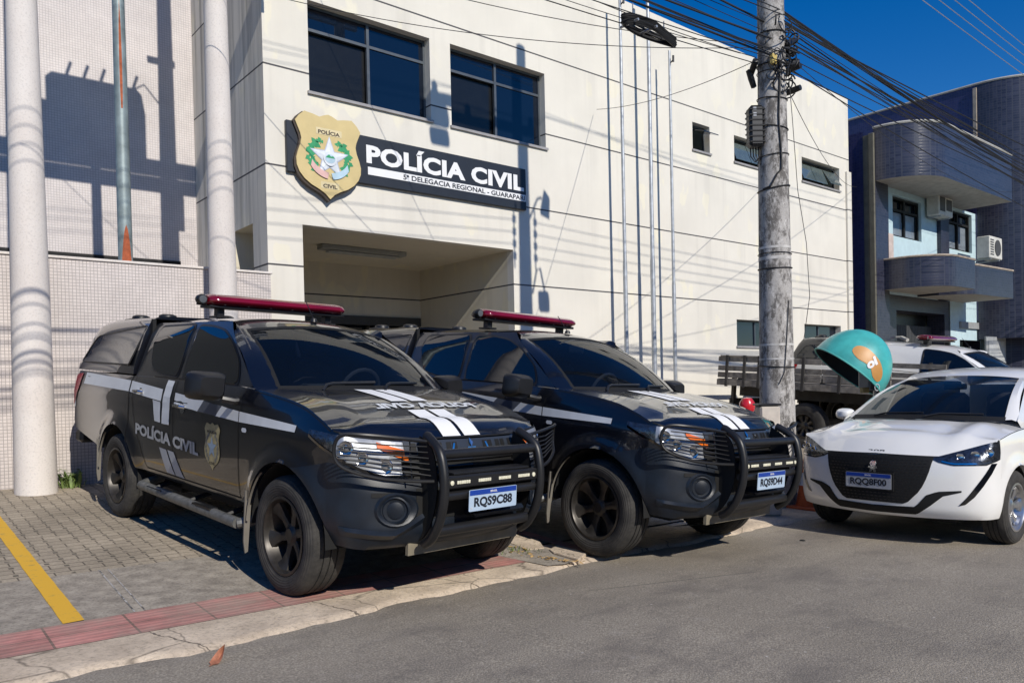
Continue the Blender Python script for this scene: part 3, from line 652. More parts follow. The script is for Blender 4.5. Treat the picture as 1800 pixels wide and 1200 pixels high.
# neighbouring tiled building on the left -----------------------------------
tb = thing('tiled_building', 'pale mosaic-tiled building left of the police station, set back above a low wall', 'building', (0, 0, 0))
q = MB(); q.box(1.2, 4.076, 12.53, 24, -.5, 9.2); q.build('upper_wall', M['tile_upper'], tb, smooth=0)
q = MB(); q.box(1.2, 3.80, 12.47, 12.53, 3.25, 3.33); q.box(1.62, 1.68, 12.48, 12.53, 3.33, 9); q.build('edge_trim', M['seal'], tb, smooth=0)  # plain black strips on the face of the upper wall
q = MB(); q.box(1.0, 4.076, 9.85, 12.52, 2.62, 2.72); q.build('terrace', M['apron'], tb, smooth=0)
lw = thing('low_tiled_wall', 'white mosaic-tiled boundary wall behind the first pickup', 'wall', (0, 0, 0))
q = MB(); q.box(.98, 4.05, 9.66, 9.85, -.6, 2.81); q.build('wall_face', M['tile_white'], lw, smooth=0)
q = MB(); q.bbox(.96, 4.07, 9.64, 9.87, 2.81, 2.84, .006); q.build('capping', M['column_paint'], lw, smooth=0)
# two painted poles carrying the transformer platform (the platform itself is above the picture)
tp = thing('transformer_station', 'transformer platform carried by the two white painted concrete posts', 'transformer', (0, 0, 0))
q = MB()
# platform beams and transformer overhead
q.box(.2, 4.05, 9.20, 9.34, 6.86, 7.02); q.box(.2, 4.05, 9.20, 9.34, 6.62, 6.76); q.build('platform_beam', M['galv'], tp, smooth=0, each=True)
q = MB(); q.bbox(1.72, 2.98, 8.95, 9.55, 7.02, 7.95, .08); q.bbox(1.50, 1.75, 9.05, 9.5, 7.02, 7.55, .04)
for i in range(5): q.tube([(1.95+i*.22, 9.25, 7.95), (1.97+i*.22, 9.25, 8.12), (2.02+i*.22, 9.25, 8.28)], .022, 8)
q.build('transformer_tank', M['galv'], tp, smooth=30)
q = MB(); q.tube([(2.65, 9.3, 7.9), (3.0, 9.3, 8.15), (3.3, 9.3, 7.8)], .012, 6); q.box(3.05, 3.45, 9.22, 9.28, 8.55, 8.62); q.box(2.86, 2.93, 9.2, 9.3, 7.4, 7.75); q.box(3.42, 3.52, 9.15, 9.35, 6.1, 6.6)
q.build('bushings', M['black_plastic'], tp, smooth=0, each=True)
for i, (x, y, r0, r1, lab) in enumerate(((1.335, 9.30, .196, .088, 'nearer thick white painted concrete post at the left edge, before the tiled wall'), (3.32, 9.33, .176, .098, 'farther white painted concrete post beside the cream side wall'))):
    zb = gz(x, y)-.03; zz = [(0, r0), (10, r1)]
    q = MB(); q.lathe([(herm([(a_, b_) for a_, b_ in zz], h), zb+h) for h in rng(0, 10, 20)], (x, y, 0), n=28)
    o = q.build('painted_post', M['column_paint'], None); tag(o, lab, 'post', 'white posts under the transformer platform')
gp = thing('steel_pole', 'weathered grey-green steel pole with rust-red patches standing on the tiled wall', 'pole', (2.36, 9.76, 2.84))
q = MB(); q.tube([(0, 0, -.2), (0, 0, 1), (0, 0, 4.0)], [.078, .075, .062], 18); q.build('pole_shaft', M['green_steel'], gp)
q = MB()
for (z0, z1, a0, a1) in ((0.0, .42, -2.3, -.9), (1.75, 3.05, -1.95, -1.45)):
    R_ = []
    for i in range(9):
        t = i/8; z = z0+(z1-z0)*t; k = (1-t)**.6 if z0 == 0 else math.sin(PI*min(1, t+.1))**.5*.8
        am = (a0+a1)/2; wd = (a1-a0)/2*k
        R_.append([((.079-.003*z)*math.cos(am+wd*s_), (.079-.003*z)*math.sin(am+wd*s_), z) for s_ in (-1, -.5, 0, .5, 1)])
    q.grid(R_)
q.build('rust_patch', M['rust'], gp, each=True)

# blue tiled building on the right ------------------------------------------
bb_ = thing('blue_building', 'navy mosaic-tiled building with rounded balconies and a curved tower at the right', 'building', (0, 0, 0))
def arc_wall(mb, path, z0, z1):
    mb.grid([[(x, y, z0), (x, y, z1)] for x, y in path])
def arc(cx_, cy_, r, a0, a1, n=12): return [(cx_+r*math.cos(a0+(a1-a0)*i/n), cy_+r*math.sin(a0+(a1-a0)*i/n)) for i in range(n+1)]
BX = 20.3; BE = 26.3; TX = 27.3; TZ = 10.45; BY = 9.6
q = MB(); arc_wall(q, [(BX, 24), (BX, 9.75)], -1.5, 7.72); q.build('side_wall', M['tile_blue'], bb_, smooth=0)
q = MB(); q.box(BX-.02, BX+.0, 9.60, 9.75, -1.5, 7.6); q.bbox(BX-.05, BX+.02, 9.46, 9.60, -1.5, 7.62, .01); q.build('corner_strip', simple('olive_trim', (.13, .12, .09), .7), bb_, smooth=0)
q = MB(); q.box(BX+.02, BX+.75, BY-.14, BY, -1.5, 6.4); q.build('corner_pier', M['tile_slate'], bb_, smooth=0)
pp = [(BX+.02, 9.5)]+arc(BX+.02+1.25, 8.2+1.25, 1.25, PI, 1.5*PI, 14)+[(BE, 8.2)]
q = MB(); arc_wall(q, pp, 6.38, 7.74); arc_wall(q, [(BE, 8.2), (BE, 9.6)], 6.38, 7.74); q.build('parapet_band', M['tile_slate'], bb_, smooth=40)
q = MB(); n_ = len(pp); q.add([(x, y, 6.38) for x, y in pp]+[(BE, 9.9), (BX+.02, 9.9)][:0]+[(BE, 9.9, 6.38), (BX+.02, 9.9, 6.38)], [tuple(range(n_+2))]); q.build('soffit', M['soffit'], bb_, smooth=0)
q = MB(); q.tube([(x, y, 7.76) for x, y in pp], .035, 6); q.build('coping', M['soffit'], bb_)
q = MB(); q.add([(BX, 24, 7.6), (BX, 9.5, 7.6), (TX, 9.5, 7.6), (TX, 24, 7.6)], [(0, 1, 2, 3)]); q.add([(x, y, 7.45) for x, y in pp]+[(BE, 9.9, 7.45), (BX+.02, 9.9, 7.45)], [tuple(range(n_+2))]); q.build('roof_slab', M['apron'], bb_, smooth=0)
w_up = [(21.5, 23.3, 5.10, 6.20), (25.2, 27.0, 5.10, 6.30)]
q = MB(); wall_holes(q, BX+.7, TX, 3.5, 6.38, w_up, BY-.05, .2); q.build('upper_front_wall', M['pale_blue'], bb_, smooth=0)
q = MB(); q.box(24.35, 24.95, BY-.16, BY-.05, 3.5, 5.95); q.build('tiled_pier', M['tile_slate'], bb_, smooth=0)
q = MB(); q.box(BX+.72, BX+1.0, BY-.15, BY-.05, 4.3, 5.1); q.build('pink_pier', simple('faded_pink_render', (.55, .45, .40), .8), bb_, smooth=0)
for (xa, xb, za, zb_) in w_up:
    q = MB(); y = BY+.03; xm = (xa+xb)/2
    for (p_, q_, r_, s_) in ((xa, xb, za, za+.06), (xa, xb, zb_-.06, zb_), (xa, xa+.07, za+.06, zb_-.06), (xb-.07, xb, za+.06, zb_-.06), (xm-.05, xm+.05, za+.06, zb_-.06), (xa+.07, xm-.05, zb_-.38, zb_-.32), (xm+.05, xb-.07, zb_-.38, zb_-.32)): q.box(p_, q_, y, y+.06, r_, s_)
    f_ = q.build('window', M['seal'], bb_, smooth=0); MB().box(xa+.02, xb-.02, y+.09, y+.10, za+.02, zb_-.02).build('pane', M['window_glass'], f_, smooth=0, each=True)
    c_ = MB(); c_.box(xa+.1, xm-.06, y+.063, y+.068, za+.08, zb_-.40); c_.box(xm+.12, xb-.14, y+.063, y+.068, za+.08, zb_-.40); c_.build('curtain', simple('grey_curtain', (.20, .23, .26), .5, coat=.5), f_, smooth=0, each=True)
def balcony(p, z0, z1):
    q = MB(); arc_wall(q, p, z0, z1); q.add([(x, y, z0) for x, y in p], [tuple(range(len(p)))]); b_ = q.build('balcony', M['tile_slate'], bb_, smooth=40)
    q = MB(); q.add([(x, y, z0-.004) for x, y in p], [tuple(range(len(p)))]); q.build('balcony_soffit', M['soffit'], b_, smooth=0)
    q = MB(); q.tube([(x, y, z1+.01) for x, y in p], .03, 6); q.build('coping', M['copper'], b_)
    q = MB(); q.add([(x, y, z0+.15) for x, y in p], [tuple(range(len(p)))]); q.build('balcony_floor', M['apron'], b_, smooth=0)
balcony([(BX+.45, 9.6)]+arc(BX+.45+1.05, 8.05+1.05, 1.05, PI, 1.5*PI, 12)+[(22.95, 8.05), (22.95, 9.6)], 3.58, 4.36)
balcony([(22.97, 9.6), (22.97, 9.1)]+arc(22.97+1.0, 8.3+.8, .8, PI, 1.5*PI, 10)[2:]+[(BE, 8.2), (BE, 9.6)], 3.52, 4.33)
q = MB(); wall_holes(q, BX+.7, 30, -1.5, 3.5, [(21.7, 24.9, -1.5, 3.1), (25.95, 27.6, -1.5, 2.35)], BY-.02, .5); q.build('ground_front_wall', M['tile_slate'], bb_, smooth=0)
q = MB(); q.box(25.25, 28.4, BY-.05, BY-.03, 2.36, 3.5); q.box(25.25, 25.93, BY-.05, BY-.03, -1.5, 2.36); q.box(27.62, 28.4, BY-.05, BY-.03, -1.5, 2.36); q.build('ground_blue_wall', M['pale_blue'], bb_, smooth=0)
q = MB()
for i in range(32): q.box(21.7+i*.1, 21.78+i*.1, 9.95, 10.0, -1.5, 2.75)
q.build('entrance_gate', M['shutter'], bb_, smooth=0)
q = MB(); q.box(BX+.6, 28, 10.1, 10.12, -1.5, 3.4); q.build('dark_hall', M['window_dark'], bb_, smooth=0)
q = MB(); q.bbox(26.5, 28.15, 9.0, 9.06, .2, 2.45, .01); dr = q.build('door_leaf', M['gate_grey'], bb_, smooth=0)
q = MB(); q.box(26.66, 27.98, 8.985, 9.0, .4, 2.32); q.build('door_panel', simple('door_panel_grey', (.42, .43, .43), .6), dr, smooth=0)
q = MB(); q.box(27.5, 27.8, 8.975, 8.985, 1.0, 1.35); q.build('door_notice', M['sign_white'], dr, smooth=0)
q = MB(); q.box(25.9, 27.3, BY-.12, BY-.055, 2.72, 2.92); q.build('lintel_sign', M['gate_grey'], bb_, smooth=0)
tw = [(TX, 30), (TX, 9.5)]+arc(TX+2.1, 9.5, 2.1, PI, 1.5*PI, 18)+[(38, 7.4)]
q = MB(); arc_wall(q, tw[:3], 3.0, TZ); q.build('tower_side', M['tile_blue'], bb_, smooth=40)
q = MB(); arc_wall(q, tw[2:], 2.4, TZ); arc_wall(q, [(28.4, 9.55)]+arc(TX+2.1, 9.5, 1.2, PI, 1.5*PI, 8)+[(38, 8.3)], -1.5, 2.6); q.build('tower_front', M['tile_slate'], bb_, smooth=40)
q = MB(); q.add([(x, y, TZ-.15) for x, y in tw]+[(38, 30, TZ-.15)], [tuple(range(len(tw)+1))]); q.build('tower_roof', M['apron'], bb_, smooth=0)
q = MB(); q.tube([(x, y, TZ+.02) for x, y in tw], .04, 6); q.build('tower_coping', M['soffit'], bb_)
q = MB(); q.box(TX-.05, TX, 9.46, 9.56, 7.6, TZ-.1); q.build('downpipe', M['copper'], bb_, smooth=0)
for x_, y_, h_ in ((BX+.1, 11.4, .85), (BX+.1, 10.5, .95)):
    q = MB(); q.tube([(0, 0, 0), (0, 0, h_), (.04, 0, h_+.06), (.12, 0, h_+.06), (.14, 0, h_), (.14, 0, .0)], .018, 6); o = q.build('roof_bracket', M['galv']); o.location = (x_, y_, 7.6)
    tag(o, 'thin galvanised hoop bracket standing on the roof edge of the blue building', 'bracket', 'hoop brackets on the blue roof edge')
# air conditioners
def ac(name, lab, loc, s=1.0, fan=True):
    t_ = thing(name, lab, 'air conditioner', loc)
    q = MB(); q.bbox(-.42*s, .42*s, -.30*s, .0, 0, .55*s, .02); q.build('casing', M['ac_white'], t_, smooth=30)
    q = MB()
    if fan: q.lathe([(.0, -.315*s), (.20*s, -.315*s), (.20*s, -.30*s)], (.10*s, 0, .28*s), 'Y', 20); 
    for i in range(7): q.box(-.38*s, -.16*s, -.306*s, -.30*s, (.08+.06*i)*s, (.11+.06*i)*s)
    if not fan:
        q = MB().box(-.36*s, -.05*s, -.306*s, -.3*s, .10*s, .45*s).box(.02*s, .36*s, -.306*s, -.3*s, .14*s, .42*s)
    q.build('grille', M['ac_dark'], t_, smooth=0)
    q = MB(); q.box(-.3*s, -.26*s, -.28*s, .3*s, -.03*s, 0); q.box(.26*s, .3*s, -.28*s, .3*s, -.03*s, 0); q.build('bracket', M['galv'], t_, smooth=0, each=True)
ac('window_air_conditioner', 'boxy off-white air conditioner projecting between the two upper windows of the blue building', (24.0, 9.5, 5.85), 1.15, False)
ac('air_conditioner', 'white outdoor fan unit standing over the right-hand balcony of the blue building', (26.3, 9.0, 4.75), 1.2, True)
for i, (x_, y_, z_) in enumerate(((21.6, 9.45, 2.35), (25.1, 9.45, 2.15))):
    c_ = thing('security_camera', ('white security camera left of the dark entrance gate', 'white security camera right of the dark entrance gate')[i], 'camera', (x_, y_, z_), 0, 'security cameras on the blue building')
    MB().tube([(0, .1, 0), (0, -.05, 0)], .03, 8).build('mount', M['ac_white'], c_); MB().tube([(.0, -.05, -.02), (-.12, -.25, -.10)], .05, 10).build('camera_body', M['ac_white'], c_)
# street behind the camera: what the paintwork and the windows mirror
op = thing('opposite_building', 'plain pale two-storey building across the street, behind the camera', 'building', (0, 0, 0))
q = MB(); q.box(-26, 34, -22, -13, -1.5, 6.2); q.build('wall', M['opposite'], op, smooth=0)
q = MB()
for i in range(11):
    for z_ in (1.0, 4.0): q.box(-23+i*5.2, -21+i*5.2, -13, -12.97, z_, z_+1.2)
q.build('window', M['window_glass'], op, smooth=0)
# ---------------------------------------------------------------- black police pickup (local: x forward, y left, z up)
XF, XR, RW, RA = -.13, -3.15, .378, .468
SIDE_Z = [(.38, .79), (.48, .845), (.56, .872), (.70, .886), (.85, .892), (1.0, .892), (1.12, .884), (1.22, .868), (1.30, .838)]
def sideY(x, z):
    y = herm(SIDE_Z, z)
    for xw in (XF, XR):
        d = math.hypot(x-xw, z-.375); y += .026*(1-sstep(0, .13, abs(d-RA)))*(1 if z > .36 else 0)
    # waistline crease
    y += .006*math.exp(-((z-1.13-.02*(x+2))/.035)**2)
    if x > .0: y -= .032*(x/.335)**2
    if x < -4.1: y -= .010*((-4.1-x)/.3)**2
    if z > 1.0 and x > -.74: y -= .10*sstep(-.74, .335, x)*sstep(1.0, 1.3, z)
    return y
def beltZ(x): return herm([(-4.42, 1.285), (-2.86, 1.285), (-2.4, 1.29), (-1.0, 1.285), (-.62, 1.275), (-.3, 1.245), (0, 1.20), (.2, 1.14), (.335, 1.085)], x)
def archZ(x, base):
    z = base
    for xw in (XF, XR):
        if abs(x-xw) < RA: z = max(z, .375+math.sqrt(RA*RA-(x-xw)**2))
    return z
def sillZ(x): return lerp([(-4.40, .72), (-3.70, .60), (-3.6, .58), (-2.66, .50), (-.60, .50), (.30, .42)], x)
def plasZ(x): return lerp([(-.02, .815), (.335, .895)], x)          # top of the bumper plastic on the flank
NOSE = [(0, .335, .868), (.12, .43, .835), (.25, .51, .765), (.42, .585, .64), (.60, .64, .46), (.80, .68, .22), (1, .692, 0)]
def noseP(t, z, off=0.0):
    s = 1 if t >= 0 else -1; t = abs(t)
    x = herm([(a, b) for a, b, c in NOSE], t); y = herm([(a, c) for a, b, c in NOSE], t)
    k = sstep(0, .45, t)
    x += k*herm([(.36, -.09), (.42, -.03), (.50, .012), (.60, .0), (.72, -.005), (.80, -.03), (.86, -.055), (.93, -.065), (1.0, -.085), (1.04, -.12), (1.09, -.2)], z)
    y += (sideY(.335, z)-.868)*(1-sstep(0, .5, t)) - .02*sstep(.95, 1.08, z)*sstep(0, .3, t)*(1-t)
    if off:
        e = .02; p1 = noseP(min(1, t+e), z); p0 = noseP(max(0, t-e), z); tx, ty = p0[0]-p1[0], abs(p0[1])-abs(p1[1]); L = math.hypot(tx, ty) or 1
        x += off*abs(ty)/L; y += off*abs(tx)/L
    return (x, y*(-s) if s > 0 else y, z)   # t>0 : the truck's right-hand side (y<0)
def noseQ(side, t, z, off=0.0):
    p = noseP(abs(t), z, off); return (p[0], side*abs(p[1]), z)
def zb(t): return lerp([(0, .895), (.2, .885), (.38, .835), (.52, .80), (1, .79)], t)
def hoodEdge(t): return lerp([(0, 1.085), (.25, 1.05), (.5, 1.035), (1, 1.035)], t)
def strip2(mb, fn, us, lo, hi, nv, flip=False):
    mb.grid([[fn(u, lo(u)+(hi(u)-lo(u))*j/nv) for j in range(nv+1)] for u in us], flip); return mb
def sidefn(s, off=0.0): return lambda x, z: (x, s*(sideY(x, z)+off), z)
def ghY(z, x=-1.5): return .835-(z-1.285)*.335+.0*x - .02*sstep(1.6, 1.78, z)      # greenhouse side plane
def ws_base(s): return (-.62+.20*(1-s*s), .735*s, 1.262+.012*(1-s*s))
def ws_top(s): return (-1.30+.09*(1-s*s), .635*s, 1.685+.055*(1-s*s))
def wsP(s, t, off=0.0):
    a, b = ws_base(s), ws_top(s); x, y, z = (a[i]+(b[i]-a[i])*t for i in range(3))
    z += .035*math.sin(PI*t); x += .02*math.sin(PI*t)
    return (x+off*.55, y, z+off*.83)
def roofZ(x, s):   # s 0..1 centre->edge
    c = herm([(-4.42, 1.725), (-4.0, 1.798), (-2.85, 1.815), (-2.2, 1.822), (-1.7, 1.812), (-1.4, 1.785), (-1.21, 1.74)], x)
    return c-.062*s**3-.012*s*s
def text_on(mb, s, fn, off=.02, sp=1.0): letters(mb, s, fn, off, 0, sp)
def gapline(mb, s, pts, w_=.008, off=.0025, fn=None):
    fn = fn or (lambda x, z, o: (x, s*(sideY(x, z)+o), z))
    P = [Vector((a, b)) for a, b in pts]; R_ = []
    # resample
    Q = []
    for a, b in zip(P, P[1:]):
        n = max(1, int((b-a).length/.05))
        for i in range(n): Q.append(a+(b-a)*i/n)
    Q.append(P[-1])
    for i, p in enumerate(Q):
        d = (Q[min(i+1, len(Q)-1)]-Q[max(0, i-1)]).normalized(); nn = Vector((-d.y, d.x))*w_/2
        R_.append([fn(p.x+nn.x, p.y+nn.y, off), fn(p.x-nn.x, p.y-nn.y, off)])
    mb.grid(R_)
def smoothpoly(pts, n=6):
    """closed Catmull-Rom through pts"""
    out = []; N = len(pts)
    for i in range(N):
        p0, p1, p2, p3 = (Vector(pts[(i+k-1) % N]) for k in range(4))
        for j in range(n):
            t = j/n; out.append(tuple(.5*((2*p1)+(p2-p0)*t+(2*p0-5*p1+4*p2-p3)*t*t+(3*p1-p0-3*p2+p3)*t**3)))
    return out
def roundpoly(pts, r=.04, n=4):
    out = []; N = len(pts)
    for i in range(N):
        p0, p1, p2 = Vector(pts[i-1]), Vector(pts[i]), Vector(pts[(i+1) % N])
        rr = r[i] if isinstance(r, (list, tuple)) else r
        a = (p0-p1); b = (p2-p1); ra = min(rr, a.length*.45); rb = min(rr, b.length*.45); a = p1+a.normalized()*ra; b = p1+b.normalized()*rb
        for j in range(n+1):
            t = j/n; out.append(tuple(a*(1-t)**2+p1*2*t*(1-t)+b*t*t))
    return out
def polypatch(mb, out, fn, step=.08):
    """fill a 2D outline with scanline strips mapped to a curved surface"""
    xs = [p[0] for p in out]; x0, x1 = min(xs), max(xs); n = max(4, int((x1-x0)/step*2)); N = len(out)
    G = []
    for i in range(n+1):
        t = i/n; x = x0+(x1-x0)*(.5-.5*math.cos(PI*t)) if n > 3 else x0+(x1-x0)*t; x = min(max(x, x0+1e-5), x1-1e-5)
        c = []
        for k in range(N):
            a, b = out[k], out[(k+1) % N]
            if (a[0]-x)*(b[0]-x) < 0 or (a[0] == x): c.append(a[1]+(b[1]-a[1])*((x-a[0])/((b[0]-a[0]) or 1e-9)))
        if len(c) >= 2: G.append([fn(x, min(c)+(max(c)-min(c))*j/6) for j in range(7)])
    mb.grid(G); return mb
def wheel(parent, name, c, side, rr=.378, wd=.262, rim_r=.246, rimmat='rim', steer=0.0, spokes=6):
    w_ = bpy.data.objects.new(name, None); COL.objects.link(w_); w_.parent = parent; w_.location = c; w_.rotation_euler = (0, 0, steer); w_.empty_display_size = .1
    h = wd/2; q = MB(); k = rr/.378
    prof = [(rim_r-.012, -h*.80), (rim_r+.02*k, -h*.95), (rim_r+.06*k, -h*1.04), (rr-.05*k, -h*1.02), (rr-.018*k, -h*.88), (rr-.004*k, -h*.70)]
    for gy in (-.36, 0, .36): prof += [(rr, h*(gy-.10)*1.0-.001), (rr, h*(gy-.045)), (rr-.009, h*(gy-.035)), (rr-.009, h*(gy+.035)), (rr, h*(gy+.045))]
    prof += [(rr-.004*k, h*.70), (rr-.018*k, h*.88), (rr-.05*k, h*1.02), (rim_r+.06*k, h*1.04), (rim_r+.02*k, h*.95), (rim_r-.012, h*.80)]
    q.lathe([(a, side*b) for a, b in prof], (0, 0, 0), 'Y', 48)
    for i in range(0):
        a = 2*PI*i/48
        for s_ in (1,):
            y0, y1 = side*h*.70, side*h*1.03; r1_ = rr+.003; r0_ = rr-.05*k; da = .035
            q.add([(math.sin(a-da)*r1_, y0, math.cos(a-da)*r1_), (math.sin(a+da)*r1_, y0, math.cos(a+da)*r1_), (math.sin(a+da)*(r1_-.012), side*h*.90, math.cos(a+da)*(r1_-.012)), (math.sin(a-da)*(r1_-.012), side*h*.90, math.cos(a-da)*(r1_-.012)),
                   (math.sin(a+da)*r0_, y1, math.cos(a+da)*r0_), (math.sin(a-da)*r0_, y1, math.cos(a-da)*r0_)], [(0, 1, 2, 3), (3, 2, 4, 5)])
    q.build('tyre', M['rubber'], w_, smooth=40)
    q = MB(); ff_ = side*h
    q.lathe([(rim_r+.004, ff_*.84), (rim_r+.004, ff_*.93), (rim_r-.012, ff_*.95), (rim_r-.022, ff_*.80), (rim_r-.03, ff_*.1), (rim_r-.06, -ff_*.3), (0.02, -ff_*.3)], (0, 0, 0), 'Y', 40)
    rm = q.build('rim', M[rimmat], w_, smooth=40)
    q = MB()
    for i in range(spokes):
        a = 2*PI*i/spokes+.25
        def P(r, da, y): return (math.sin(a)*r+math.cos(a)*da, y, math.cos(a)*r-math.sin(a)*da)
        prof_ = [(.045, .030, .42), (.12, .026, .46), (.175, .042, .54), (rim_r-.016, .068, .72)]
        R_ = []
        for r, wv, yv in prof_:
            r = r*(rim_r/.232) if r < .2 else r; wv *= rim_r/.232
            R_.append([P(r, -wv, ff_*(yv-.22)), P(r, -wv*.92, ff_*yv), P(r, -wv*.3, ff_*(yv+.05)), P(r, wv*.3, ff_*(yv+.05)), P(r, wv*.92, ff_*yv), P(r, wv, ff_*(yv-.22))])
        q.grid(R_)
    q.lathe([(.0, ff_*.58), (.040, ff_*.58), (.048, ff_*.52), (.07, ff_*.46), (.075, ff_*.2)], (0, 0, 0), 'Y', 24)
    q.build('spokes', M[rimmat], rm, smooth=40)
    q = MB().lathe([(.0, ff_*.0), (rim_r-.04, ff_*.0)], (0, 0, 0), 'Y', 20); q.build('brake_disc', M['black_plastic'], rm)
    return w_
def badge(parent, s, x0, x1, z0, z1, fn):
    """small police shield as film on a curved panel; fn(x,z,off)"""
    cx_, w_, h_ = (x0+x1)/2, abs(x1-x0), z1-z0
    out = [(cx_+a, z0+b*h_) for a, b in shield_out(w_, 1.0)]
    q = MB(); q.add([fn(a, b, .004) for a, b in out], [tuple(range(len(out)))]); b0 = q.build('emblem', M['gold'], parent, smooth=0)
    q = MB(); R_ = w_*.30; cz_ = z0+h_*.47
    pts = [(cx_+(R_ if i % 2 == 0 else R_*.42)*math.sin(i*PI/5), cz_+(R_ if i % 2 == 0 else R_*.42)*math.cos(i*PI/5)*1.1) for i in range(10)]
    q.add([fn(a, b, .006) for a, b in pts]+[fn(cx_, cz_, .006)], [(i, (i+1) % 10, 10) for i in range(10)]); q.build('star', M['emblem_blue'], b0, smooth=0)
    q = MB()
    for side_ in (-1, 1):
        for i in range(7):
            an = .6+i*.32; x = cx_+side_*w_*.38*math.sin(an); z = cz_+w_*.42*math.cos(an)
            q.add([fn(x+.014*math.cos(j*PI/3), z+.018*math.sin(j*PI/3), .0055) for j in range(6)], [tuple(range(6))])
    q.build('laurel', simple('emblem_grey', (.17, .17, .15), .5) if 'eg' not in M else M['eg'], b0, smooth=0)
    for txt, zc, k in (('POLICIA', z0+h_*.80, .62), ('CIVIL', z0+h_*.13, .40)):
        q = MB(); d = 1 if x1 > x0 else -1
        letters(q, txt, lambda u, v: fn(cx_+d*(u-.5)*w_*k, zc+(v-.5)*h_*.06, .006), .03); q.build('emblem_lettering', M['ink'], b0, smooth=0)
M['eg'] = simple('emblem_grey', (.17, .17, .15), .5)
def side_grid(zlo, zhi, xs, s, nv, off=0): q = MB(); strip2(q, sidefn(s, off), xs, zlo, zhi, nv, flip=(s > 0)); return q
def cluster(a, b, n): return [a+(b-a)*(.5-.5*math.cos(PI*i/n)) for i in range(n+1)]
M['lamp_dark'] = simple('dark_lamp_reflector', (.16, .17, .19), .2, metal=.9, var=.6, sc=40, bump=.3, bsc=30)
M['lamp_lens_grey'] = simple('lamp_lens_grey', (.10, .11, .12), .15, coat=1)
def make_pickup(label):
    t = thing('police_pickup', label, 'pickup truck', (0, 0, 0), 0, 'black police pickups in front of the station')
    # ---- body shell
    q = MB()
    xs = [-4.40, -4.36, -4.30, -4.2, -4.05, -3.9, -3.75]+cluster(XR-RA, XR+RA, 22)+rng(-2.60, -.68, 18)+cluster(XF-RA, XF+RA, 22)+[.335]
    xs = sorted({round(x, 4) for x in xs if x <= .335})
    for s in (-1, 1):
        zlo = lambda x: max(archZ(x, sillZ(x)), plasZ(x) if x > -.02 else 0)
        strip2(q, sidefn(s), xs, zlo, beltZ, 14, flip=(s > 0))
        # return edge of the arches
        for xw in (XF, XR):
            R_ = []
            for i in range(21):
                a = PI*i/20; x = xw+RA*math.cos(a)*.999; z = .375+RA*math.sin(a)
                if z < sillZ(x) or (x > -.02 and z < plasZ(x)-.01): continue
                y = sideY(x, z); R_.append([(x, s*y, z), (x, s*(y-.05), z-.004)])
            q.grid(R_)
    # hood and wing tops
    hx = rng(-.66, .335, 16)
    for s in (-1, 1):
        R_ = []
        for x in hx:
            zE = beltZ(x); yE = sideY(x, zE); zc = herm([(-.66, 1.30), (-.4, 1.275), (0, 1.225), (.335, 1.135)], x); row = [(x, s*yE, zE)]
            for k in range(1, 13):
                f = k/12; y = yE*(1-f); z = zE+(zc-zE)*(1-(1-f)**2.6)+.011*math.exp(-((f-.26)/.09)**2)*sstep(-.66, -.2, x)
                row.append((x, s*y, z))
            R_.append(row)
        q.grid(R_, flip=(s > 0))
        # hood nose: from x=.335 to the leading edge, in plan coordinates t
        R_ = []
        for k in range(13):
            f = k/12; yE = sideY(.335, beltZ(.335)); y = yE*(1-f); zE = beltZ(.335); zc = 1.135
            z0_ = zE+(zc-zE)*(1-(1-f)**2.6)+.011*math.exp(-((f-.26)/.09)**2)
            # the point of the leading edge with the same y
            lo_, hi_ = 0.0, 1.0
            for _ in range(30):
                mid = (lo_+hi_)/2
                if abs(noseP(mid, hoodEdge(mid))[1]) > y: lo_ = mid
                else: hi_ = mid
            e = noseP(lo_, hoodEdge(lo_)); row = []
            for j in range(7):
                g = j/6; x = .335+(e[0]-.335)*g; z = z0_+(e[2]-z0_)*g+.034*math.sin(PI*g)*(.2+.8*sstep(0, .4, f)); row.append((x, s*y, z))
            R_.append(row)
        q.grid(R_, flip=(s < 0))
        # painted nose above the bumper
        strip2(q, lambda t_, z: noseQ(s, t_, z), rng(0, .62, 12), zb, hoodEdge, 6, flip=(s < 0))
    # greenhouse sides, pillars, roof
    for s in (-1, 1):
        G = lambda x, z: (x, s*ghY(z), z)
        R_ = []
        for x in rng(-2.84, -.62, 30):
            top = 1.755 if x < -1.33 else 1.262+(1.72-1.262)*(-.62-x)/(.71)
            R_.append([(x, s*sideY(x, beltZ(x)), beltZ(x))]+[G(x, beltZ(x)+.005+(top-beltZ(x)-.005)*j/8) for j in range(9)])
        q.grid(R_, flip=(s > 0))
    R_ = []
    for x in rng(-2.84, -1.215, 22):
        row = []
        for k in range(-10, 11):
            f = abs(k)/10; sgn = 1 if k >= 0 else -1
            if f > .999: row.append((x if x < -1.33 else min(x, -1.30), sgn*ghY(1.755), 1.755-(.0 if x < -1.33 else (x+1.33)*.5)))
            else: row.append((x-(.07*f*f*sstep(-1.5, -1.21, x)), sgn*(.665*f), roofZ(x, f)-.01*f))
        R_.append(row)
    q.grid(R_)
    # cab back
    q.grid([[(-2.84, y, z) for z in (1.0, 1.4, 1.75, 1.80)] for y in (-.67, 0, .67)])
    # A pillars
    for s in (-1, 1):
        R_ = []
        for i in range(9):
            f = i/8; a = wsP(s, f); a2 = wsP(s*.93, f, .006); gy = (a[0]-.02, s*(ghY(a[2]-.01)+.002), a[2]-.012); R_.append([gy, (a[0]+.004, a[1]+s*.012, a[2]+.012), a2])
        q.grid(R_)
    # tailgate and bed rail top
    q.grid([[(-4.40, y, z) for z in (.72, .9, 1.1, 1.285)] for y in rng(-.80, .80, 8)])
    q.box(-4.38, -2.86, -.83, .83, 1.275, 1.285)
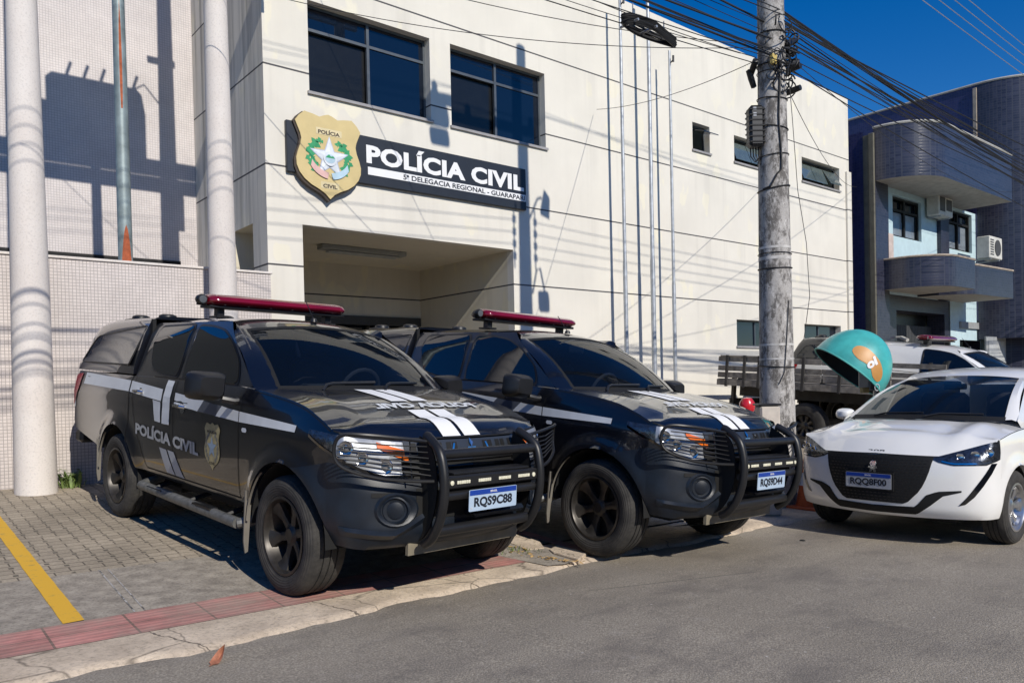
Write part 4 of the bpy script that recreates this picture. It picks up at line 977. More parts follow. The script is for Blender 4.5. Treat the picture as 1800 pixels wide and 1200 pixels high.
    q.build('body', M['black_paint'], t, smooth=40)
    # ---- canopy over the bed
    q = MB(); xs_ = [-4.405, -4.40, -4.385, -4.36, -4.32, -4.26, -4.15, -3.9, -3.6, -3.3, -3.0, -2.88]; R_ = []
    for x in xs_:
        k = min(1, max(0, (x+4.405)/.13))**.42; zt = 1.40+(roofZ(x, 0)+.01-1.40)*k; row = []
        yb_, yt_ = .845, .70-.02*(1-k)
        prof_ = [(yb_, 1.30), (yb_-.005, 1.36), (yb_-.045, 1.36+(zt-.06-1.36)*.35), (yb_-.095, 1.36+(zt-.06-1.36)*.75), (yt_, zt-.055), (yt_-.05, zt-.018), (yt_-.16, zt-.004), (.3, zt), (0, zt+.004)]
        row = [(x, -a, b) for a, b in prof_]+[(x, a, b) for a, b in reversed(prof_[:-1])]; R_.append(row)
    q.grid(R_); q.add(R_[0], [tuple(range(len(R_[0])))]); q.add(R_[-1], [tuple(range(len(R_[0])))])
    cn = q.build('canopy', M['black_paint'], t, smooth=40)
    q = MB()
    for s in (-1, 1):
        out = roundpoly([(-4.27, 1.385), (-2.98, 1.385), (-2.91, 1.725), (-4.13, 1.63)], [.05, .02, .03, .10])
        def F(x, z, s=s): return (x, s*(.845-.045*sstep(1.36, 1.50, z)-.055*sstep(1.46, 1.66, z)-.048*sstep(1.62, 1.78, z)+.010+.012*(1-sstep(-4.3, -3.9, x))*0), z)
        polypatch(q, out, F)
        fr_ = MB(); cx_, cz_ = -3.6, 1.54; fr_.tube([(F(a+(a-cx_)*.01, b+(b-cz_)*.03)) for a, b in out], .007, 5, close=True); fr_.build('canopy_window_seal', M['black_plastic'], cn)
    q.build('canopy_window', M['car_glass'], cn, smooth=40, each=True)
    for x_, y_ in ((-3.98, -.40), (-3.55, -.30), (-3.15, .10)):
        q = MB(); zz = roofZ(x_, .3)
        q.lathe([(.155, zz-.01), (.15, zz+.018), (.10, zz+.03), (.085, zz+.032), (.08, zz+.055), (.05, zz+.068), (0, zz+.07)], (x_, y_, 0), n=20); q.build('roof_vent', M['black_plastic'], cn)
    # ---- black seams and shut lines
    q = MB()
    for s in (-1, 1):
        gapline(q, s, [(-.745, .52), (-.745, 1.0), (-.72, 1.2), (-.66, 1.27)]); gapline(q, s, [(-1.88, .52), (-1.87, 1.0), (-1.885, 1.28)])
        gapline(q, s, [(-2.46, .53), (-2.55, .66), (-2.66, .82), (-2.74, 1.0), (-2.77, 1.15), (-2.77, 1.28)])
        gapline(q, s, [(-.745, .525), (-2.46, .53)]); gapline(q, s, [(-2.855, .62), (-2.855, 1.285)], .016)
        gapline(q, s, [(x, beltZ(x)-.012) for x in rng(-.60, .33, 10)], .006)
        # hood leading edge
        R_ = [[noseQ(s, a, hoodEdge(a)-.006, .004), noseQ(s, a, hoodEdge(a)+.002, .004)] for a in rng(.02, 1, 16)]; q.grid(R_)
    q.box(-2.875, -2.84, -.70, .70, 1.3, 1.79)
    q.build('shut_lines', M['seal'], t, smooth=0)
    # ---- side windows
    rear_out = [(-2.60, 1.43), (-2.70, 1.60), (-2.66, 1.715), (-1.98, 1.728), (-1.955, 1.315), (-2.28, 1.325), (-2.5, 1.36)]
    front_out = [(-1.885, 1.72), (-1.86, 1.305), (-.93, 1.30), (-.90, 1.33), (-.98, 1.46), (-1.20, 1.60), (-1.40, 1.68), (-1.62, 1.71)]
    for s in (-1, 1):
        for out in (rear_out, front_out):
            G = lambda x, z, o=0: (x, s*(ghY(z)+o), z)
            big = [(a+(a-sum(p[0] for p in out)/len(out))*.05, b+(b-1.52)*.09) for a, b in out]
            q = MB(); polypatch(q, roundpoly(big, .06), lambda x, z: G(x, z, .004)); fr = q.build('window_frame', M['black_plastic'], t, smooth=40)
            q = MB(); polypatch(q, roundpoly(out, .05), lambda x, z: G(x, z, .009)); q.build('side_window', M['car_glass'], fr, smooth=40)
        # bright run of the belt seal
        q = MB(); R_ = [[(x, s*(ghY(1.30)+.010), 1.290), (x, s*(ghY(1.30)+.012), 1.302)] for x in rng(-2.4, -.92, 12)]; q.grid(R_); q.build('belt_moulding', M['black_plastic'], t)
    # ---- windscreen and cabin
    q = MB(); q.grid([[wsP(s_, .03+.93*j/10, .004) for j in range(11)] for s_ in rng(-.915, .915, 24)]); q.build('windscreen', M['windscreen'], t)
    q = MB()
    for (fa, fb, sa, sb) in ((.0, .055, -.93, .93), (.945, 1.0, -.93, .93), (.05, .95, -.945, -.905), (.05, .95, .905, .945)):
        q.grid([[wsP(sa+(sb-sa)*i/20, fa+(fb-fa)*j/6, .007) for j in range(7)] for i in range(21)])
    q.build('windscreen_seal', M['seal'], t)
    for (s0, s1, f0) in ((-.55, .02, .045), (.10, .62, .05)):
        q = MB(); q.tube([wsP(s0-.02, -.02, .02), wsP(s0+.03, .03, .03), wsP(s0+.1, .06, .022), wsP(s1, .075, .02)], .011, 6); q.build('wiper', M['black_plastic'], t)
    q = MB(); q.bbox(-1.05, -.5, -.70, .70, 1.10, 1.245, .05); q.box(-2.75, -.6, -.70, .70, .6, .95); q.build('dashboard', M['interior'], t, smooth=40)
    for y_ in (-.36, .36):
        q = MB(); q.bbox(-1.95, -1.75, y_-.25, y_+.25, .95, 1.50, .06); q.bbox(-1.92, -1.80, y_-.12, y_+.12, 1.52, 1.70, .04); q.build('seat', M['interior'], t, smooth=40, each=True)
    q = MB(); pts = [(-1.17+.06*math.cos(a), .36+.18*math.sin(a), 1.245+.17*math.cos(a)) for a in rng(0, 2*PI, 20)[:-1]]; q.tube(pts, .016, 6, close=True); q.tube([(-1.17, .2, 1.245), (-1.12, .36, 1.23), (-1.17, .52, 1.245)], .015, 6); q.build('steering_wheel', simple('steering_wheel_grey', (.10, .10, .11), .5), t)
    q = MB(); q.bbox(-1.24, -1.21, -.10, .10, 1.60, 1.665, .01); q.build('inner_mirror', M['black_plastic'], t, smooth=30)
    # ---- underbody
    q = MB(); q.box(-4.25, .38, -.60, .60, .34, .80); q.box(-2.66, -.66, -.80, .80, .46, .60); q.box(-4.2, -2.4, -.60, .60, .3, 1.2); q.box(-.9, .40, -.56, .56, .45, 1.0)
    for s in (-1, 1):
        for xw in (XF, XR):
            R_ = []
            for i in range(17):
                a = PI*i/16; x = xw+(RA-.004)*math.cos(a); z = .375+(RA-.004)*math.sin(a); R_.append([(x, s*.86, z), (x, s*.5, z)])
            q.grid(R_)
    for xw in (XF, XR): q.tube([(xw, -.8, .37), (xw, .8, .37)], .05, 8)
    q.build('underbody', simple('underbody_black', (.008, .008, .008), .9), t, smooth=0)
    # ---- plastic bumper
    q = MB(); zbot = lambda t_: lerp([(0, .40), (.3, .385), (1, .40)], t_)
    for s in (-1, 1):
        strip2(q, sidefn(s), [x for x in xs if x > -.03 and x < XF+RA]+[.335], lambda x: max(archZ(x, .40), .40), lambda x: max(plasZ(x), archZ(x, .40)+.002), 8, flip=(s > 0))
        strip2(q, lambda t_, z: noseQ(s, t_, z), rng(0, 1, 26), zbot, zb, 16, flip=(s < 0))
        q.grid([[noseQ(s, a, zbot(a)), (noseP(a, .42)[0]-.22, s*abs(noseP(a, .42)[1])*.8, .36)] for a in rng(0, 1, 26)])
        # moulded crease running up to the lower bar
        R_ = []
        for i in range(17):
            f = i/16; a = .10+.62*f; z = .515-.045*f if f < .62 else .487+.34*(f-.62); h = .034*math.sin(PI*min(.93, f*.85+.04)); R_.append([noseQ(s, a, z-.040, .002), noseQ(s, a, z-.006, .004+h), noseQ(s, a, z+.016, .003)])
        q.grid(R_)
    q.build('front_bumper', M['dark_plastic'], t, smooth=45)
    for s in (-1, 1):
        f0 = .50; c = Vector(noseQ(s, f0, .625, .0)); n_ = Vector((.80, s*.60, 0)).normalized()
        rot = Vector((0, 0, 1)).rotation_difference(n_).to_matrix().to_4x4()
        q = MB(); q.lathe([(.078, .0), (.082, .020), (.074, .026), (.066, .012), (.052, .010), (.050, .018), (.03, .024), (0, .026)], n=28); q.xf(Matrix.Translation(c) @ rot); q.build('fog_lamp_cover', M['dark_plastic'], t, smooth=30)
        q = MB(); R_ = []
        for k in range(21):
            a_ = 2*PI*k/20; R_.append([noseQ(s, .50+.135*math.cos(a_)*r_, .625+.105*math.sin(a_)*r_, o_) for r_, o_ in ((1.0, .002), (.88, .016), (.78, .012), (.62, -.004))])
        q.grid(R_); q.build('fog_lamp_surround', M['dark_plastic'], t)
        q = MB()
        strip2(q, lambda a, z: noseQ(s, a, z, .004), rng(.345, .65, 8), lambda a: lerp([(.345, .70), (.65, .715)], a), lambda a: .728, 2); q.build('fog_shadow_lip', M['seal'], t)
    # central air intake and painted panel with slots
    q = MB(); 
    for s in (-1, 1): strip2(q, lambda a, z: noseQ(s, a, z, .004), rng(.62, 1, 8), lambda a: .56, lambda a: .745, 4)
    for s in (-1, 1): strip2(q, lambda a, z: noseQ(s, a, z, .003), rng(.56, 1, 8), lambda a: .80, lambda a: .93, 4)
    q.build('air_intake', M['seal'], t)
    q = MB()
    for z_ in (.825, .862, .90):
        for s in (-1, 1): q.tube([noseQ(s, a, z_, .012) for a in rng(.56, 1, 8)], .009, 5)
    q.build('grille_bar', M['black_plastic'], t, each=True)
    q = MB()
    for s in (-1, 1): strip2(q, lambda a, z: noseQ(s, a, z, .010), rng(.58, 1, 10), lambda a: .935, lambda a: 1.022, 3)
    gp_ = q.build('grille_panel', simple('grille_panel_blueblack', (.030, .036, .048), .38), t)
    q = MB(); qc = MB()
    for s in (-1, 1):
        for k in range(3):
            a0 = .615+k*.105; a1 = a0+.075
            for (u0, u1) in ((a0, a0+.033), (a0+.042, a1)): strip2(q, lambda a, z: noseQ(s, a, z, .013), [u0, (u0+u1)/2, u1], lambda a: .942, lambda a: 1.008, 2)
        strip2(qc, lambda a, z: noseQ(s, a+(z-.97)*.35, z, .016), [.862, .874], lambda a: .93, lambda a: 1.0, 3)
    q.build('grille_slot', M['seal'], gp_, each=True); qc.build('chrome_accent', M['chrome'], gp_, each=True)
    q = MB()    # three-diamond emblem
    for k in range(3):
        a = k*2*PI/3+PI/2; c_ = (.0+.027*math.cos(a)*1.0, .975+.027*math.sin(a)); d = [(c_[0]+.027*math.cos(a), c_[1]+.027*math.sin(a)), (c_[0]+.0155*math.cos(a+PI/2), c_[1]+.0155*math.sin(a+PI/2)), (c_[0]-.027*math.cos(a), c_[1]-.027*math.sin(a)), (c_[0]-.0155*math.cos(a+PI/2), c_[1]-.0155*math.sin(a+PI/2))]
        q.add([(noseP(1, b)[0]+.02, a_, b) for a_, b in d], [(0, 1, 2, 3)])
    q.build('front_emblem', M['chrome'], gp_, smooth=0)
    # ---- headlights
    for s in (-1, 1):
        top = lambda a: lerp([(-.22, 1.075), (0, 1.062), (.15, 1.05), (.35, 1.035), (.62, 1.01)], a); bot = lambda a: lerp([(-.22, 1.055), (-.05, .985), (.12, .925), (.3, .865), (.45, .825), (.62, .822)], a)
        def HF(a, z, off=.006):
            if a >= 0: return noseQ(s, a, z, off)
            x = .335+a*.9; return (x, s*(sideY(x, z)+off), z)
        q = MB(); strip2(q, HF, rng(-.22, .62, 26), bot, top, 8); hl = q.build('headlight', M['lens_clear'], t, smooth=60)
        q = MB(); strip2(q, lambda a, z: HF(a, z, .002), rng(.07, .60, 20), bot, top, 6); q.build('reflector', M['lamp_body'], hl, smooth=60)
        q = MB(); strip2(q, lambda a, z: HF(a, z, .002), rng(-.21, .07, 10), bot, top, 6); q.build('reflector_wing', M['lamp_dark'], hl, smooth=60)
        q = MB(); strip2(q, lambda a, z: HF(a, z, .009), rng(.42, .60, 6), lambda a: lerp([(.42, .985), (.60, .90)], a), lambda a: lerp([(.42, 1.018), (.6, .965)], a), 3); q.build('indicator', M['amber'], hl, smooth=60)
        q = MB()
        for a_, z_, r_ in ((.17, .985, .045), (.46, .875, .050), (.30, .925, .042)):
            c = Vector(HF(a_, z_, .004)); nn = Vector((.75, s*.66, .05)).normalized(); rot = Vector((0, 0, 1)).rotation_difference(nn).to_matrix().to_4x4()
            k = MB(); k.lathe([(r_, 0), (r_*.92, .008), (r_*.7, .002), (r_*.3, .006), (0, .008)], n=18); k.xf(Matrix.Translation(c) @ rot); q.add(k.v, k.f)
        q.build('lamp_bowl', M['chrome'], hl, smooth=50, each=True)
        q = MB(); R_ = [[HF(a, bot(a)-.018, .004), HF(a, bot(a)+.002, .010)] for a in rng(-.2, .62, 20)]; q.grid(R_); q.build('headlight_trim', M['gloss_black'], hl, smooth=50)
        # side marker
        q = MB(); out = roundpoly([(-.685, .985), (-.615, .985), (-.615, 1.015), (-.685, 1.015)], .012); polypatch(q, out, lambda x, z: (x, s*(sideY(x, z)+.008), z), .03); q.build('side_marker', M['decal_white'], t)
        # tail lamp
        q = MB(); polypatch(q, roundpoly([(-4.398, 1.25), (-4.20, 1.27), (-4.24, 1.12), (-4.398, .93)], .03), lambda x, z: (x, s*(sideY(x, z)+.008), z), .04); q.build('tail_lamp', M['tail_red'], t)
    # ---- skid plate
    q = MB(); q.add([(.60, -.42, .335), (.60, .42, .335), (.28, .42, .26), (.28, -.42, .26), (.60, -.46, .40), (.60, .46, .40)], [(0, 1, 2, 3), (0, 1, 5, 4)]); q.box(.58, .605, -.46, .46, .335, .41); q.build('skid_plate', M['skid'], t, smooth=0)
    # ---- decals
    for s in (-1, 1):
        f_ = lambda x, z, o=.004: (x, s*(sideY(x, z)+o), z)
        up = lambda x: lerp([(-4.12, 1.275), (-2.86, 1.245), (-1.6, 1.175), (-.75, 1.12), (0, 1.083)], x); dn = lambda x: lerp([(-4.12, 1.165), (-2.86, 1.150), (-1.95, 1.098), (-.75, 1.048), (0, 1.042)], x)
        for (xa, xb, mm) in ((-4.12, -2.87, 'decal_white'), (-2.84, -2.12, 'decal_white'), (-1.86, -1.37, 'decal_white'), (-1.37, -1.06, 'decal_dark'), (-1.06, -.75, 'decal_white'), (-.74, 0.0, 'decal_white')):
            q = MB(); sl_ = lambda x, z: x
            n_ = max(3, int((xb-xa)/.1)); R_ = []
            for i in range(n_+1):
                x = xa+(xb-xa)*i/n_; sh_ = .10 if (i == 0 and xa in (-1.37, -1.06)) or (i == n_ and xb in (-1.37, -1.06)) else 0
                R_.append([f_(x-sh_*.5, dn(x)), f_(x+sh_*.5, up(x))])
            q.grid(R_); q.build('side_stripe', M[mm], t, smooth=0)
        for quad in ([(-2.29, 1.11), (-2.13, 1.10), (-2.12, .935), (-2.24, .94)], [(-2.075, 1.30-.02), (-1.94, 1.275), (-1.94, .93), (-2.09, .93)]):
            q = MB(); n_ = 8; a, b, c, d = quad
            q.grid([[f_(a[0]+(d[0]-a[0])*i/n_, a[1]+(d[1]-a[1])*i/n_), f_(b[0]+(c[0]-b[0])*i/n_, b[1]+(c[1]-b[1])*i/n_)] for i in range(n_+1)]); q.build('vertical_stripe', M['decal_white'], t, smooth=0)
        for quad in ([(-2.14, .735), (-2.0, .73), (-1.86, .54), (-2.02, .545)], [(-1.97, .73), (-1.85, .725), (-1.68, .535), (-1.84, .54)]):
            q = MB(); n_ = 6; a, b, c, d = quad
            q.grid([[f_(a[0]+(d[0]-a[0])*i/n_, a[1]+(d[1]-a[1])*i/n_), f_(b[0]+(c[0]-b[0])*i/n_, b[1]+(c[1]-b[1])*i/n_)] for i in range(n_+1)]); q.build('lower_stripe', M['decal_grey'], t, smooth=0)
        # text reads left to right on both sides
        xa, xb = (-2.66, -1.385) if s < 0 else (-1.385, -2.66)
        def TF(u, v): x = xa+(xb-xa)*u; zt_ = .893+(.838-.893)*u; return f_(x, zt_-.094+.094*v, .005)
        q = MB(); text_on(q, 'POLÍCIA CIVIL', TF, .045); q.build('door_lettering', M['decal_text'], t, smooth=0)
        xa, xb = (-1.275, -1.02) if s < 0 else (-1.02, -1.275)
        badge(t, s, xa, xb, .675, 1.01, lambda x, z, o: (x, s*(sideY(x, z)+o), z))
        q = MB(); polypatch(q, roundpoly([(-4.385, 1.16), (-4.345, 1.15), (-4.345, .92), (-4.385, .94)], .006), f_, .03); q.build('reflective_strip', M['decal_white'], t, smooth=0)
    # hood stripes and text
    def hoodP(x, y, off=.006):
        if x <= .335:
            zE = beltZ(x); yE = sideY(x, zE); zc = herm([(-.66, 1.30), (-.4, 1.275), (0, 1.225), (.335, 1.135)], x); f = 1-abs(y)/yE
            z = zE+(zc-zE)*(1-(1-f)**2.6)+.011*math.exp(-((f-.26)/.09)**2)*sstep(-.66, -.2, x); return (x, y, z+off)
        yE = sideY(.335, beltZ(.335)); f = 1-abs(y)/yE; zE = beltZ(.335); z0_ = zE+(1.135-zE)*(1-(1-f)**2.6)+.011*math.exp(-((f-.26)/.09)**2)
        lo_, hi_ = 0.0, 1.0
        for _ in range(24):
            mid = (lo_+hi_)/2
            if abs(noseP(mid, hoodEdge(mid))[1]) > abs(y): lo_ = mid
            else: hi_ = mid
        e = noseP(lo_, hoodEdge(lo_)); g = min(1, (x-.335)/(e[0]-.335))
        return (.335+(e[0]-.335)*g+off*.4, y, z0_+(e[2]-z0_)*g+.034*math.sin(PI*g)*(.2+.8*sstep(0, .4, f))+off*.9)
    for (ya, yb) in ((-.185, -.045), (-.015, .125)):
        for (xa, xb) in ((-.50, .02), (.20, .60)):
            q = MB(); q.grid([[hoodP(xa+(xb-xa)*i/12, ya+(yb-ya)*j/4) for j in range(5)] for i in range(13)]); q.build('hood_stripe', M['sign_white'], t, smooth=40)
    q = MB(); text_on(q, 'POLÍCIA CIVIL', lambda u, v: hoodP(.160-.095*v, .47-.86*u, .007), .045); q.build('hood_lettering', M['decal_white'], t, smooth=0)
    # ---- handles, mirrors, steps, flaps
    for s in (-1, 1):
        for hx_, hz_ in ((-2.60, 1.16), (-1.72, 1.09)):
            y0 = sideY(hx_, hz_); q = MB(); q.tube([(hx_-.085, s*(y0+.008), hz_), (hx_-.06, s*(y0+.035), hz_+.004), (hx_+.06, s*(y0+.035), hz_+.004), (hx_+.085, s*(y0+.008), hz_)], .014, 8); q.lathe([(.0, 0), (.045, 0)], (hx_+.02, s*(y0+.004), hz_-.01), 'Y', 14); q.build('door_handle', M['chrome'] if s < 0 else M['chrome'], t)
        m_ = bpy.data.objects.new('mirror', None); COL.objects.link(m_); m_.parent = t; m_.empty_display_size = .1
        q = MB(); R_ = []
        mx, my, mz = -.86, s*1.06, 1.285
        for i in range(9):          # rounded housing, front faces forward
            f = i/8; k = math.sin(PI*(.06+.47*f))**.7 if f < 1 else 1
            pts = smoothpoly([(-.125, .055), (-.11, .088), (0, .098), (.11, .092), (.132, .02), (.125, -.075), (0, -.098), (-.105, -.088)], 4)
            R_.append([(mx+.085-.14*f, my+s*a*(.45+.55*k), mz+b*(.45+.55*k)) for a, b in pts])
        q.grid(R_, close=True); q.add(R_[0], [tuple(range(len(R_[0])))]); q.build('housing', M['black_plastic'], m_, smooth=50)
        q = MB(); q.add([(mx-.056, y, z) for x, y, z in R_[-1]], [tuple(range(len(R_[-1])))]); q.build('mirror_glass', M['chrome'], m_, smooth=0)
        q = MB(); q.tube([(-.80, s*.845, 1.19), (-.80, s*.90, 1.185), (-.83, s*.97, 1.20)], .026, 8); q.build('arm', M['black_plastic'], m_)
        q = MB(); q.tube([(-.72, s*.895, .36), (-2.50, s*.895, .38)], .038, 12); q.tube([(-.72, s*.895, .36), (-.68, s*.84, .37), (-.66, s*.7, .40)], .036, 10); q.tube([(-2.5, s*.895, .38), (-2.54, s*.84, .39), (-2.56, s*.7, .42)], .036, 10); st_ = q.build('side_step', M['step_metal'], t)
        q = MB()
        for a_ in (-1.15, -2.05): q.bbox(a_-.25, a_+.05, s*.87, s*.925, .385, .404, .004)
        for a_ in (-.95, -1.6, -2.3): q.tube([(a_, s*.89, .37), (a_, s*.6, .45)], .018, 6)
        q.build('step_pad', M['black_plastic'], st_, smooth=0, each=True)
        for x_, zb_, zt_ in ((-.605, .17, .60), (-3.63, .26, .66)):
            q = MB(); q.add([(x_+.02, s*.865, zt_), (x_, s*.902, zt_), (x_-.02, s*.897, zb_+.08), (x_-.02, s*.885, zb_), (x_-.02, s*.865, zb_+.01)], [(0, 1, 2, 3, 4)])
            q.v = q.v+[(a-.012, b, c) for a, b, c in q.v]; q.f = [(0, 1, 2, 3, 4), (9, 8, 7, 6, 5)]+[(i, i+5, (i+1) % 5+5, (i+1) % 5) for i in range(5)]; q.build('mud_flap', M['mudflap'], t, smooth=0)
            R_ = []
            for i in range(9):
                a = PI-.05-i*.11; xw = XF if x_ > -2 else XR; R_.append([(xw+(RA-.006)*math.cos(a), s*.900, .375+(RA-.006)*math.sin(a)), (xw+(RA-.010)*math.cos(a), s*.886, .375+(RA-.006)*math.sin(a))])
            q = MB(); q.grid(R_); q.build('arch_liner', M['mudflap'], t)
    # rear bumper
    q = MB(); q.bbox(-4.54, -4.36, -.84, .84, .55, .68, .03); q.box(-4.45, -4.36, -.3, .3, .40, .56); q.build('rear_bumper', M['black_plastic'], t, smooth=30)
    # ---- bull bar
    bbx = bpy.data.objects.new('bull_bar', None); COL.objects.link(bbx); bbx.parent = t; bbx.empty_display_size = .1
    arcp = [(.74, 1.055), (.80, .985), (.845, .88), (.86, .77), (.85, .66), (.815, .55), (.755, .46), (.69, .415)]
    def sm(pts, n=5):
        out = []; N = len(pts)
        for i in range(N-1):
            p0, p1, p2, p3 = (Vector(pts[min(max(i+k-1, 0), N-1)]) for k in range(4))
            for j in range(n):
                u = j/n; out.append(.5*((2*p1)+(p2-p0)*u+(2*p0-5*p1+4*p2-p3)*u*u+(3*p1-p0-3*p2+p3)*u**3))
        out.append(Vector(pts[-1])); return out
    for s in (-1, 1):
        P_ = sm([(a-.06, s*(.40-.01), b) if i == 0 else (a, s*.405, b) for i, (a, b) in enumerate(arcp)]); q = MB()
        q.tube([(.66, s*.39, 1.06)]+P_, .029, 12); q.build('hoop', M['black_plastic'], bbx)
        q = MB(); q.add([(p.x-.075, s*.40, p.z) for p in P_]+[(.60, s*.40, .46), (.60, s*.40, 1.0)], [tuple(range(len(P_)+2))]); q.add([(p.x-.075, s*.392, p.z) for p in P_]+[(.60, s*.392, .46), (.60, s*.392, 1.0)], [tuple(range(len(P_)+2))]); q.build('hoop_plate', M['seal'], bbx, smooth=0)
    q = MB(); q.tube([(.80, -.39, .962), (.80, .39, .962)], .030, 12); q.build('upper_bar', M['black_plastic'], bbx)
    q = MB(); q.tube([(.82, -.39, .715), (.82, .39, .715)], .028, 12); q.build('middle_bar', M['black_plastic'], bbx)
    q = MB(); q.tube([(.76, -.39, .50), (.76, .39, .50)], .034, 12); q.build('lower_bar', M['black_plastic'], bbx)
    q = MB(); q.bbox(.80, .855, -.385, .385, .762, .835, .008); q.bbox(.70, .82, -.30, .34, .835, .85, .004); lb = q.build('led_box', M['black_plastic'], bbx, smooth=0)
    q = MB(); n = 0
    for k in range(4):
        c_ = -.255+k*.17
        q = MB()
        for j in range(6): q.bbox(.855, .861, c_-.052+j*.0175, c_-.052+j*.0175+.0155, .788, .808, .002)
        q.build('led_module', M['led'], lb, smooth=0)
    q = MB()
    for c_ in (-.345, .345): q.lathe([(0, .862), (.014, .860), (.014, .85)], (0, c_, .798), 'X', 12)
    q.build('led_lamp', M['led'], lb, smooth=0, each=True)
    q = MB(); q.bbox(.62, .80, -.10, .34, .555, .60, .02); q.build('plate_bracket', M['dark_plastic'], bbx, smooth=0)
    for s in (-1, 1):       # wire cages in front of the headlights
        E_ = [(.70, .42, 1.03), (.68, .60, 1.055), (.62, .78, 1.075), (.54, .885, 1.075), (.50, .915, 1.03), (.50, .915, .94), (.55, .87, .88), (.64, .72, .83), (.72, .55, .81), (.78, .42, .805)]
        q = MB(); q.tube([p for p in sm([(a, s*b, c) for a, b, c in E_], 5)], .0115, 8)
        q.build('headlight_guard', M['black_plastic'], bbx)
        q = MB()
        for k in range(6):
            f = (k+.7)/6.6; zL = .81+(1.03-.81)*f; zR = .90+(1.055-.90)*f; xo = .50 if .2 < f < .8 else .53
            yo = .91 if .15 < f < .85 else .87
            q.tube([(.755-.06*f, s*.42, zL), (.67, s*.65, (zL+zR)/2), (xo+.01, s*yo, zR)], .0045, 6)
        q.tube([(.70, s*.52, .815), (.665, s*.52, 1.045)], .005, 6)
        q.build('guard_wires', M['black_plastic'], bbx, each=True)
    # ---- light bar
    L = bpy.data.objects.new('light_bar', None); COL.objects.link(L); L.parent = t; L.empty_display_size = .1
    q = MB(); R_ = []
    for y_, k in ((-.63, .35), (-.625, .7), (-.60, .92), (-.55, 1), (0, 1), (.55, 1), (.60, .92), (.625, .7), (.63, .35)):
        R_.append([(-1.95+.15*k*math.cos(a)*(1 if abs(math.cos(a)) > .001 else 1), y_, 1.930+.058*k*math.sin(a)*(1.0 if math.sin(a) > 0 else .75)) for a in rng(0, 2*PI, 20)[:-1]])
    q.grid(R_, close=True); q.add(R_[0], [tuple(range(20))]); q.add(R_[-1], [tuple(range(20))]); q.build('red_cover', M['red_lens'], L, smooth=40)
    q = MB(); q.bbox(-2.05, -1.85, -.62, .62, 1.872, 1.895, .006); q.build('light_bar_base', M['black_plastic'], L, smooth=0)
    q = MB()
    for y_ in (-.50, .50): q.bbox(-1.99, -1.91, y_-.03, y_+.03, 1.80, 1.89, .008); q.bbox(-2.03, -1.87, y_-.05, y_+.05, 1.795, 1.812, .004)
    q.build('light_bar_foot', M['black_plastic'], L, smooth=0, each=True)
    q = MB()
    for k in range(6): q.lathe([(.0, -1.817), (.008, -1.819), (.008, -1.83)], (-.022, -.5+k*.2, 1.905), 'X', 8)
    q.build('rivets', M['chrome'], L, each=True)
    q = MB(); q.lathe([(.0, -1.86), (.036, -1.862), (.042, -1.88), (.036, -1.93), (.02, -1.96), (0, -1.965)], (0, -.675, 1.935), 'X', 18); q.tube([(-1.92, -.70, 1.90), (-1.92, -.6, 1.89)], .01, 6); q.build('alley_lamp', M['black_plastic'], L)
    q = MB(); q.lathe([(.0, -1.856), (.030, -1.858)], (0, -.675, 1.935), 'X', 18); q.build('alley_lamp_lens', M['lamp_lens_grey'], L)
    q = MB(); q.lathe([(.03, 1.79), (.022, 1.815), (.008, 1.822)], (-1.40, .05, 0), n=12); q.tube([(-1.40, .05, 1.81), (-1.55, .06, 1.96)], .004, 5); q.build('antenna', M['black_plastic'], t)
    # ---- wheels
    for x_ in (XF, XR):
        for s in (-1, 1): wheel(t, 'wheel', (x_, s*.765, .378), s)
    return t
def number_plate(parent, txt, fn, w_=.40, h_=.13, mat='plate_white', blue='plate_blue', top=True):
    """fn(u,v,off): u 0..1 left to right as seen, v 0..1 bottom to top"""
    q = MB(); n = roundpoly([(0, 0), (1, 0), (1, 1), (0, 1)], .04)
    q.add([fn(u, v, 0) for u, v in n]+[fn(u, v, -.004) for u, v in n], [tuple(range(len(n))), tuple(range(2*len(n)-1, len(n)-1, -1))]+[(i, (i+1) % len(n), (i+1) % len(n)+len(n), i+len(n)) for i in range(len(n))])
    p = q.build('number_plate', M[mat], parent, smooth=0)
    q = MB(); q.add([fn(.01, .74, .0015), fn(.99, .74, .0015), fn(.99, .98, .0015), fn(.01, .98, .0015)], [(0, 1, 2, 3)]); q.build('plate_band', M[blue], p, smooth=0)
    q = MB(); letters(q, txt, lambda u, v: fn(.10+.80*u, .12+.52*v, .002), .035); q.build('plate_characters', M['ink'], p, smooth=0)
    q = MB(); letters(q, 'BRASIL', lambda u, v: fn(.43+.14*u, .81+.10*v, .003), .02); letters(q, 'BR', lambda u, v: fn(.03+.04*u, .10+.10*v, .002), .0); q.build('plate_country', M['sign_white'], p, smooth=0)
    return p
def place(t, contact, yaw, slope, roll):
    fwd = Vector((math.sin(yaw), -math.cos(yaw), slope)).normalized(); left = Vector((math.cos(yaw), math.sin(yaw), roll)); left = (left-fwd*left.dot(fwd)).normalized(); up = fwd.cross(left)
    o = Vector(contact)+left*.90
    t.matrix_world = Matrix(((fwd.x, left.x, up.x, o.x), (fwd.y, left.y, up.y, o.y), (fwd.z, left.z, up.z, o.z), (0, 0, 0, 1)))
p1 = make_pickup('black police pickup in the foreground, nearest the camera, number plate RQS9C88')
p2 = copy_tree(p1); p2['label'] = 'second black police pickup from the left, beside the concrete utility pole, number plate RQS9D44'
place(p1, (1.976, 4.563, .036), math.atan2(.0875, .996), -.058, -.022)
place(p2, (4.295, 4.118, -.018), .044, -.061, -.04)
for t_, tx in ((p1, 'RQS9C88'), (p2, 'RQS9D44')):
    number_plate(t_, tx, lambda u, v, o: (.865+o, -.215+.40*u, .615+.13*v))
